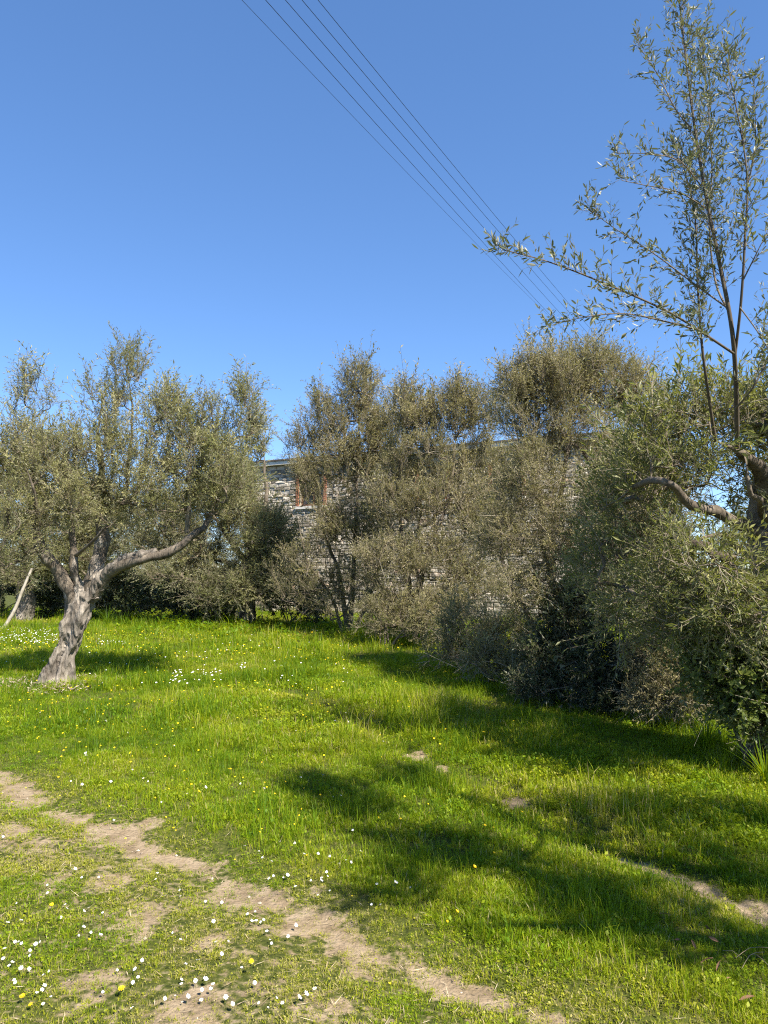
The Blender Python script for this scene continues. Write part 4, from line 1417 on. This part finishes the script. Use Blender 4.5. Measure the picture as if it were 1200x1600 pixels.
# stones laid in courses
stones = []
z = -.15
while z < HH - .05:
    hgt = .075 + .085 * RNG.random()
    x = 0.0
    while x < HL:
        wd = .10 + .36 * RNG.random() ** 1.7
        x1 = min(HL, x + wd)
        ok = (x1 - x) > .07
        for (a0, a1, z0, z1) in wins:
            if x1 > a0 - .02 and x < a1 + .02 and z + hgt > z0 - .02 and z < z1 + .02:
                if x < a0 - .1:
                    x1_ = a0 - .02
                    stones.append((x, x1_, z, min(z + hgt, HH)))
                ok = False
        if ok:
            stones.append((x, x1, z, min(z + hgt, HH)))
        x = x1
    z += hgt
ST = np.array(stones)
spots = [(440, 770), (440, 740), (440, 800), (455, 945), (480, 925), (500, 905), (540, 880), (560, 830), (540, 940), (650, 800), (600, 760), (770, 940), (790, 900)]
sd = np.full(len(ST), 1e9)
for (sx, sy) in spots:
    uu = u_at(sx)
    wp = HA + HU * uu
    zz = P(sx, sy, wp[1])[2]
    sd = np.minimum(sd, np.hypot((ST[:, 0] + ST[:, 1]) / 2 - uu, ((ST[:, 2] + ST[:, 3]) / 2 - zz)))
order = np.argsort(sd)
single = set(order[:295].tolist())
# six stone shapes in a unit box: uneven chamfered block
stone_meshes = []
for k in range(6):
    a = Acc()
    c = .10
    v = []
    for (yy, ins) in ((1, 0), (.25, 0), (0, c)):
        for (sx, sz) in ((0, 0), (1, 0), (1, 1), (0, 1)):
            v.append([sx + (ins if sx == 0 else -ins) + RNG.normal(0, .045), yy + RNG.normal(0, .12), sz + (ins * 1.4 if sz == 0 else -ins * 1.4) + RNG.normal(0, .075)])
    q = []
    for r_ in range(2):
        for s_ in range(4):
            q.append([r_ * 4 + s_, r_ * 4 + (s_ + 1) % 4, r_ * 4 + 4 + (s_ + 1) % 4, r_ * 4 + 4 + s_])
    q.append([8, 9, 10, 11])
    a.add(np.array(v), quads=[f for f in q])
    stone_meshes.append((np.array(v), q, a.mesh('stone', M_STONE_R)))
ra = Acc()
for i, (x0, x1, z0, z1) in enumerate(stones):
    g = .007
    dep = .03 + .035 * RNG.random()
    kk = int(RNG.integers(0, 6))
    if i in single:
        o = bpy.data.objects.new('stone', stone_meshes[kk][2])
        o.parent = wall
        o.location = (x0 + g, -dep, z0 + g)
        o.scale = (x1 - x0 - 2 * g, dep + .02, z1 - z0 - 2 * g)
        COL.objects.link(o)
    else:
        v = stone_meshes[kk][0] * np.array([x1 - x0 - 2 * g, dep + .02, z1 - z0 - 2 * g]) + np.array([x0 + g, -dep, z0 + g])
        ra.add(v, quads=stone_meshes[kk][1], tone=RNG.random())
# left gable courses
z = -.15
while z < HH - .05:
    hgt = .12 + .09 * RNG.random()
    yv = .0
    while yv < HD:
        wd = .2 + .4 * RNG.random()
        box(ra, -.04 - .02 * RNG.random(), .02, yv + .012, min(HD, yv + wd) - .012, z + .012, min(HH, z + hgt) - .012, tone=RNG.random(), jit=.006)
        yv += wd
    z += hgt
ra.obj('stonework', M_STONE, wall, False, 'stuff')
# windows
for (x0, x1, z0, z1) in wins:
    a = Acc()
    f = .07
    box(a, x0, x0 + f, .14, .22, z0, z1)
    box(a, x1 - f, x1, .14, .22, z0, z1)
    box(a, x0 + f, x1 - f, .14, .22, z1 - f, z1)
    box(a, x0 + f, x1 - f, .14, .22, z0, z0 + f)
    box(a, (x0 + x1) / 2 - .03, (x0 + x1) / 2 + .03, .145, .215, z0 + f, z1 - f)
    win = a.obj('window', M_FRAME, house)
    for (p0, p1) in ((x0 + f, (x0 + x1) / 2 - .03), ((x0 + x1) / 2 + .03, x1 - f)):
        g = Acc()
        box(g, p0, p1, .175, .185, z0 + f, z1 - f)
        g.obj('pane', M_GLASS, win)
    s = Acc()
    box(s, x0 - .12, x1 + .12, -.10, .139, z0 - .10, z0 - .003)
    s.obj('sill', M_FASCIA, win)
    # brick jambs
    for side in (x0 - .11, x1 + .003):
        zz = z0
        while zz < z1:
            bk = Acc()
            box(bk, side, side + .105, -.065, .05, zz + .004, zz + .068, jit=.002)
            bk.obj('brick', M_BRICK, win)
            zz += .075
# roof
rf = Acc()
box(rf, -.45, HL + .45, -.24, HD + .5, HH + .003, HH + .13)
roof = rf.obj('roof', M_FASCIA, house)
ti = Acc()
box(ti, -.48, HL + .48, -.28, HD + .53, HH + .133, HH + .19)
ti.obj('roof_covering', M_ROOF, roof)

# ------------------------------------------------------------------ overhead wires
M_WIRE = plain('wire', (.02, .025, .035), .5)
lines = [((378, 0), (862, 498)), ((415, 0), (905, 540)), ((446, 0), (922, 540)), ((472, 0), (936, 540)), ((497, 0), (950, 545))]
names = ['thin power line lowest of the five across the sky, faintest and leftmost', 'power line second from the left of the five crossing the sky', 'middle power line of the five crossing the sky',
         'power line second from the right of the five crossing the sky', 'rightmost and highest of the five power lines crossing the sky']
for k, ((a_, b_), lab) in enumerate(zip(lines, names)):
    p0 = P(a_[0], a_[1], 10.0 + .12 * k)
    p1 = P(b_[0], b_[1], 29.0 + .2 * k)
    d = p1 - p0
    t = np.linspace(-1.2, 1.7, 40)
    pts = p0 + d * t[:, None]
    pts[:, 2] -= .30 * (t * (1 - t)) * 1.0
    root = thing('power_line', lab, 'cable', tuple(p0), 'power lines crossing the sky')
    root_acc = Acc()
    tubes(root_acc, (pts - p0)[None], np.full((1, 40), .0050 if k else .0036), 5)
    bpy.data.objects.remove(root)
    o = root_acc.obj('power_line', M_WIRE, None, True)
    o.location = p0
    tag(o, lab, 'cable', 'power lines crossing the sky')

# ------------------------------------------------------------------ leaning pole, litter
YP = 19.2
pp = [GP(8, YP) - np.array([0, 0, .05]), P(22, 955, YP + .1), P(36, 920, YP + .2), P(50, 888, YP + .3)]
pts, u = resample(np.array(pp), .1)
a = Acc()
tubes(a, (pts - pp[0])[None], (.055 - .025 * u)[None] * (1 + .08 * RNG.normal(0, 1, len(u)))[None], 9, tone=.7)
o = a.obj('wooden_pole', bark_mat('pale_wood', (.22, .19, .14), (.46, .41, .33), 20, .5), None, True)
o.location = pp[0]
tag(o, 'pale bare wooden pole leaning at the far left edge', 'pole')

# dead leaf and chip litter round the gnarled trunk
a = Acc()
n = 1500
rr = np.sqrt(RNG.random(n)) * .75 + .1
az = RNG.random(n) * 2 * np.pi
x = b1[0] - .05 + np.cos(az) * rr * 1.0
y = b1[1] - .25 + np.sin(az) * rr * .9
k = RNG.random(n) < np.clip(1.25 - rr, 0, 1)
x, y = x[k], y[k]
n = len(x)
c = np.stack([x, y, height(x, y) + .02 + .04 * RNG.random(n)], 1)
l = norm(RNG.normal(0, 1, (n, 3)) * np.array([1, 1, .4])) * (.02 + .035 * RNG.random(n))[:, None]
w = norm(np.cross(l, RNG.normal(0, .3, (n, 3)) + np.array([0, 0, 1.]))) * .010
a.add(np.stack([c - l, c + w, c + l, c - w], 1).reshape(-1, 3), quads=np.arange(n)[:, None] * 4 + np.array([[0, 1, 2, 3]]), tone=np.repeat(RNG.random(n), 4))
tag(a.obj('leaf_litter', tone_mat('litter', [(0, (.10, .07, .045)), (.5, (.27, .21, .15)), (1, (.46, .38, .29))]), None, False, 'stuff'), 'pale dry leaf litter round the foot of the gnarled trunk', 'litter')

# dry leaves lying in the shade at lower right
M_DRY = plain('dry_leaf', (.20, .11, .06), .8, .35, .2, 30)
dl = Acc()
vv = []
for i_ in range(7):
    s_ = i_ / 6
    wv = .16 * math.sin(math.pi * min(1, s_ * 1.02)) ** .8
    vv += [[s_ - .5, -wv, .06 * math.sin(3 * s_) + .05], [s_ - .5, 0, .06 * math.sin(3 * s_)], [s_ - .5, wv, .06 * math.sin(3 * s_) + .06]]
qq = []
for i_ in range(6):
    qq += [[i_ * 3, i_ * 3 + 1, i_ * 3 + 4, i_ * 3 + 3], [i_ * 3 + 1, i_ * 3 + 2, i_ * 3 + 5, i_ * 3 + 4]]
dl.add(np.array(vv), quads=qq)
dry_mesh = dl.mesh('dead_leaf', M_DRY)
for (px, py, s_) in [(1105, 1472, .085), (1116, 1490, .06), (1106, 1530, .07), (1124, 1538, .05), (1140, 1560, .05), (1040, 1446, .06), (1168, 1592, .07), (1060, 1492, .05), (1085, 1500, .05)]:
    g = G(px, py)
    o = bpy.data.objects.new('dead_leaf', dry_mesh)
    o.location = (g[0], g[1], float(height(g[0], g[1])) + .05)
    o.rotation_euler = (random.uniform(-.9, .9), random.uniform(-1, .6), random.uniform(0, 6.28))
    o.scale = (s_ * .8, s_ * .7, s_)
    COL.objects.link(o)
    tag(o, 'reddish brown dry leaf lying in the grass at the lower right corner', 'leaf', 'dry leaves in the lower right corner')
ta = None
M_STRAWC = tone_mat('dry_stalk', [(0, (.16, .12, .07)), (1, (.34, .28, .18))], .9)
for i_, (x0, y0, x1, y1) in enumerate([(1150, 1512, 1205, 1500), (1160, 1530, 1195, 1508), (1175, 1505, 1210, 1540), (1130, 1500, 1160, 1520)]):
    g0, g1 = G(x0, y0), G(x1, y1)
    g0[2], g1[2] = height(g0[0], g0[1]) + .03, height(g1[0], g1[1]) + .045
    m = (g0 + g1) / 2 + np.array([0, .02, .012])
    pts, u = resample(np.array([g0, m, g1]), .04)
    a = Acc()
    tubes(a, (pts - g0)[None], np.full((1, len(pts)), .0013), 5, tone=.3)
    o = a.obj('dry_stalk', M_STRAWC, None, True)
    o.location = g0
    tag(o, 'pale dry stalk lying in the shaded grass at the lower right edge', 'stalk', 'dry stalks at the lower right edge')

# ------------------------------------------------------------------ flowers
M_PETAL = plain('daisy_petal', (.80, .78, .76), .6)
M_EYE = plain('daisy_eye', (.72, .42, .02), .7)
M_YEL = plain('yellow_petal', (.75, .52, .01), .55)
M_STEM = plain('flower_stem', (.09, .14, .02), .6)


def flower_mesh(name, seed, petal, eye, npet, inner, outer, cup, stem, double=False):
    rg = np.random.default_rng(seed)
    a = Acc()
    tiltv = np.array([rg.normal(0, .25) + .15, rg.normal(0, .25) - .35, 1.0])
    tiltv = tiltv / np.linalg.norm(tiltv)
    top = np.array([rg.normal(0, .008), rg.normal(0, .008), stem])
    tubes(a, np.array([[[0, 0, -.01], [top[0] * .3, top[1] * .3, stem * .5], top]]), np.array([[.0011, .001, .0009]]), 4, mat=2)
    X = norm(np.cross(np.array([0, 1., 0]), tiltv))
    Yv = np.cross(tiltv, X)
    for ring in range(2 if double else 1):
        rr = outer * (1 - .3 * ring)
        for k in range(npet):
            th = (k + .5 * ring + rg.normal(0, .12)) / npet * 2 * np.pi
            d = X * math.cos(th) + Yv * math.sin(th)
            s = np.cross(tiltv, d)
            w = rr * math.sin(math.pi / npet) * .95
            c_ = cup + rg.normal(0, .12) + .35 * ring
            p = lambda r_, w_: (top + d * r_ + tiltv * r_ * c_ + s * w_)
            L = rr * (.88 + .22 * rg.random())
            a.add(np.array([p(inner * .6, -w * .45), p(L * .7, -w), p(L, -w * .45), p(L, w * .45), p(L * .7, w), p(inner * .6, w * .45)]), quads=[[0, 1, 4, 5], [1, 2, 3, 4]], mat=0)
    ring = [top + (X * math.cos(t_) + Yv * math.sin(t_)) * inner + tiltv * .001 for t_ in np.arange(7) / 7 * 2 * np.pi]
    a.add(np.array(ring + [top + tiltv * inner * .75]), tris=[[k, (k + 1) % 7, 7] for k in range(7)], mat=1)
    return a.mesh(name, [petal, eye, M_STEM])


daisy = [flower_mesh('daisy', 100 + k, M_PETAL, M_EYE, 12, .0042, .0115 + .001 * k, .15 + .12 * k, .024 + .007 * k) for k in range(4)]
buttercup = [flower_mesh('yellow_flower', 200 + k, M_YEL, M_EYE, 7 + 2 * k, .004, .012 + .003 * k, .3 + .1 * k, .07 + .02 * k, double=(k > 0)) for k in range(3)]
buttercup2 = [flower_mesh('yellow_flower', 220, M_YEL, M_EYE, 16, .006, .021, .25, .055, double=True)]


PLANTED = {}


def plant(meshes, name, px, py, label, cat, group, s=1.0):
    g = G(px, py)
    o = bpy.data.objects.new(name, meshes[random.randrange(len(meshes))])
    PLANTED.setdefault((label, group), []).append((px, py, o, name.replace('_', ' ')))
    o.location = (g[0], g[1], float(height(g[0], g[1])) + .005)
    o.rotation_euler = (random.gauss(0, .12), random.gauss(0, .12), random.uniform(-1.0, 1.0))
    s = s * random.uniform(.36, .68)
    o.scale = (s, s, s)
    COL.objects.link(o)
    return tag(o, label, cat, group)


seen_daisies = [
    ('bottom left corner', 'white daisy in the lush short grass of the bottom left corner', [(25, 1421), (100, 1425), (103, 1433), (94, 1449), (137, 1430), (128, 1439), (160, 1437), (32, 1457), (130, 1464), (121, 1476), (140, 1472), (156, 1477), (27, 1486), (24, 1490), (35, 1492), (62, 1487), (53, 1496), (6, 1499), (45, 1506), (45, 1511), (2, 1517),
                     (12, 1527), (19, 1524), (33, 1535), (43, 1536), (47, 1531), (66, 1539), (74, 1535), (22, 1550), (25, 1557), (68, 1563), (58, 1574), (64, 1572), (78, 1578), (66, 1591), (207, 1536), (215, 1548), (206, 1557), (160, 1572), (205, 1597), (182, 1535), (110, 1368), (116, 1371), (76, 1395), (73, 1407), (3, 1322), (12, 1460)]),
    ('beside the dirt track', 'white daisy in the thin worn grass near the sandy wheel track', [(245, 1367), (243, 1378), (127, 1381), (155, 1379), (280, 1395), (281, 1404), (320, 1411), (345, 1414), (400, 1447), (408, 1450), (393, 1448), (412, 1446), (385, 1432), (398, 1425), (334, 1455), (459, 1448), (414, 1466), (420, 1480), (423, 1487), (452, 1471), (270, 1467),
                     (282, 1483), (356, 1488), (336, 1488), (221, 1519), (232, 1230), (252, 1265), (180, 1286), (107, 1343)]),
    ('at the bottom edge', 'white daisy in the short grass at the bottom edge, left of centre', [(290, 1526), (306, 1526), (281, 1550), (281, 1557), (318, 1548), (322, 1556), (332, 1560), (330, 1569), (313, 1571), (305, 1556), (314, 1586), (351, 1585), (363, 1596), (397, 1561), (393, 1522), (377, 1530), (345, 1516), (283, 1586), (273, 1578), (291, 1583), (255, 1585),
                     (478, 1570), (474, 1581), (463, 1588), (490, 1566), (403, 1592), (416, 1598), (440, 1592), (430, 1585)]),
    ('right of the dirt track', 'white daisy in the loose cluster of daisies right of the sandy track', [(435, 1326), (474, 1345), (467, 1363), (442, 1372), (444, 1372), (449, 1373), (427, 1371), (419, 1375), (409, 1346), (423, 1354), (460, 1386), (497, 1346), (516, 1347), (530, 1356), (540, 1352), (546, 1358), (561, 1339), (509, 1370), (510, 1375), (502, 1378), (499, 1384), (487, 1380),
                     (588, 1390), (582, 1419), (594, 1419), (552, 1308), (520, 1252), (532, 1252), (459, 1329), (380, 1330), (404, 1336), (496, 1400), (515, 1395)]),
]
for grp, lab, pts_ in seen_daisies:
    for (px, py) in pts_:
        plant(daisy, 'daisy', px, py, lab, 'daisy', 'daisies ' + grp)
lab = 'small white daisy scattered in the open middle of the meadow'
for (px, py) in [(155, 1182), (199, 1150), (135, 1188), (124, 1198), (135, 1190), (50, 1139), (62, 1118), (272, 1172), (318, 1243), (223, 1225), (291, 1251), (410, 1120), (550, 1105), (600, 1155), (618, 1395), (640, 1395), (330, 1190), (360, 1135), (470, 1225)] + \
        [(random.uniform(10, 560), random.uniform(1075, 1240)) for _ in range(24)]:
    plant(daisy, 'daisy', px, py, lab, 'daisy', 'daisies in the open meadow', 1.25)
for (px, py, s_, lab) in [(34, 1587, 1.0, 'wide bright yellow flower in the bottom left corner, left of the other two'), (188, 1573, 1.05, 'wide bright yellow flower with full petals at the bottom edge left of centre'), (79, 1432, .8, 'single yellow flower among daisies above the bottom left corner'),
                          (48, 1597, .8, 'yellow flower cut by the bottom edge near the left corner')]:
    plant(buttercup2, 'yellow_flower', px, py, lab, 'flower', 'wide yellow flowers at the bottom left', s_)
lab = 'small yellow flower in the taller grass of the sunny middle meadow'
for (px, py) in [(496, 1259), (405, 1281), (549, 1276), (453, 1302), (464, 1304), (477, 1244), (455, 1266), (592, 1291), (594, 1291), (405, 1315), (551, 1407), (393, 1537), (138, 1488), (262, 1128), (212, 1070), (352, 1127), (272, 1172), (322, 1180), (272, 1212), (130, 1156), (16, 1108), (25, 1110), (478, 1150), (506, 1138),
                 (446, 1186), (334, 1173), (292, 1230), (300, 1240), (363, 1215), (163, 1040), (420, 1130), (440, 1085), (380, 1225), (397, 1252)] + [(random.uniform(150, 580), random.uniform(1080, 1300)) for _ in range(26)]:
    plant(buttercup, 'yellow_flower', px, py, lab, 'flower', 'yellow flowers in the sunny meadow', .8)
lab = 'small orange-yellow flower in the shaded grass right of centre'
for (px, py) in [(632, 1257), (669, 1271), (759, 1263), (760, 1268), (818, 1271), (743, 1371), (772, 1344), (712, 1445), (697, 1452), (1043, 1284), (1112, 1476), (845, 1288), (610, 1550), (688, 1340), (757, 1303)]:
    plant(buttercup, 'yellow_flower', px, py, lab, 'flower', 'yellow flowers in the shade', .85)

# far drifts of daisies too small to tell apart
a = Acc()
ctr = []
for (x0, x1, y0, y1, n_) in [(-20, 95, 984, 1012, 200), (262, 345, 1056, 1076, 42), (150, 200, 1006, 1016, 30), (0, 560, 990, 1080, 90), (370, 384, 1047, 1053, 10)]:
    for _ in range(n_):
        ctr.append(G(random.uniform(x0, x1), random.uniform(y0, y1)))
ctr = np.array(ctr)
n = len(ctr)
ctr[:, 2] = height(ctr[:, 0], ctr[:, 1]) + .07 + .05 * RNG.random(n)
hexa = np.stack([np.cos(np.arange(6) / 6 * 2 * np.pi), np.sin(np.arange(6) / 6 * 2 * np.pi) * .85, np.sin(np.arange(6) / 6 * 2 * np.pi) * .45], 1)
v = ctr[:, None] + hexa[None] * (.005 + .009 * RNG.random((n, 1, 1)))
i = np.arange(n)[:, None] * 6
a.add(v.reshape(-1, 3), quads=np.concatenate([i + np.array([[0, 1, 2, 3]]), i + np.array([[0, 3, 4, 5]])]))
tag(a.obj('daisy_drift', M_PETAL, None, False, 'stuff'), 'far drift of tiny white daisies in the grass by the gnarled trunk', 'daisies')
# specks of yellow blossom through the whole sward
a = Acc()
n = 1500
y = np.sqrt(16 + (330 - 16) * RNG.random(n))
x = (RNG.random(n) * 2 - 1) * (y * .54)
k = RNG.random(n) < (1 - bare_mask(x, y)) * smooth(.40, .65, fnoise(x, y, 1.1, 71)) * (x < .15 * y + .3)
x, y = x[k], y[k]
n = len(x)
ctr = np.stack([x, y, height(x, y) + .06 + .05 * RNG.random(n)], 1)
v = ctr[:, None] + hexa[None] * ((.003 + .0006 * y)[:, None, None] * (.7 + .6 * RNG.random((n, 1, 1))))
i = np.arange(n)[:, None] * 6
a.add(v.reshape(-1, 3), quads=np.concatenate([i + np.array([[0, 1, 2, 3]]), i + np.array([[0, 3, 4, 5]])]))
tag(a.obj('yellow_blossom', M_YEL, None, False, 'stuff'), 'tiny yellow blossoms speckled through the far grass', 'blossoms')

# a label of its own for every flower: its place in a small patch that one can find
ORD = ['leftmost', 'second', 'third', 'fourth', 'fifth', 'sixth', 'seventh', 'eighth', 'ninth', 'tenth', 'eleventh', 'twelfth', 'thirteenth', 'fourteenth']
HORI = [(45, 'against the left edge'), (95, 'near the left edge'), (150, 'off the left edge'), (225, 'an eighth across'), (300, 'a quarter across'), (375, 'almost a third across'),
        (450, 'over a third across'), (525, 'left of the middle'), (620, 'at the middle'), (720, 'right of the middle'), (860, 'two thirds across'), (2000, 'by the right edge')]
VERT = [(1075, 'beyond the gnarled trunk'), (1110, 'in the far meadow'), (1145, 'in the upper meadow'), (1180, 'in the open meadow'), (1215, 'level with track start'), (1250, 'past the track start'), (1300, 'in the middle meadow'),
        (1350, 'above the worn strip'), (1400, 'on the worn strip'), (1440, 'below the worn strip'), (1480, 'in the near grass'), (1520, 'nearer the bottom'), (1560, 'close to bottom edge'), (1700, 'right at bottom edge')]
cells = {}
for (lab, grp), lst in PLANTED.items():
    if grp.startswith('wide yellow'):
        continue
    for (px, py, o, nm) in lst:
        h_ = next(t_ for lim, t_ in HORI if px < lim)
        v_ = next(t_ for lim, t_ in VERT if py < lim)
        kind_ = 'white daisy' if nm == 'daisy' else 'small yellow flower'
        cells.setdefault((kind_, v_, h_), []).append((px, o))
for (kind_, v_, h_), lst in cells.items():
    lst.sort(key=lambda t_: t_[0])
    for k, (px, o) in enumerate(lst):
        if len(lst) == 1:
            o['label'] = f'lone {kind_} {v_}, {h_}'
        else:
            o['label'] = f'{kind_} {v_}, {h_}, {ORD[min(k, 13)]}' + (' there' if k == 0 else ' from left there')

for nm, txt in (('dead_leaf', 'reddish dry leaf in the lower right grass'), ('dry_stalk', 'pale dry stalk in the lower right grass')):
    lst = sorted([o for o in COL.objects if o.name.split('.')[0] == nm and o.parent is None], key=lambda o: o.location.x / o.location.y)
    for k, o in enumerate(lst):
        o['label'] = f'{txt}, {ORD[k]}' + ('' if k == 0 else ' from left') + ' of its kind'
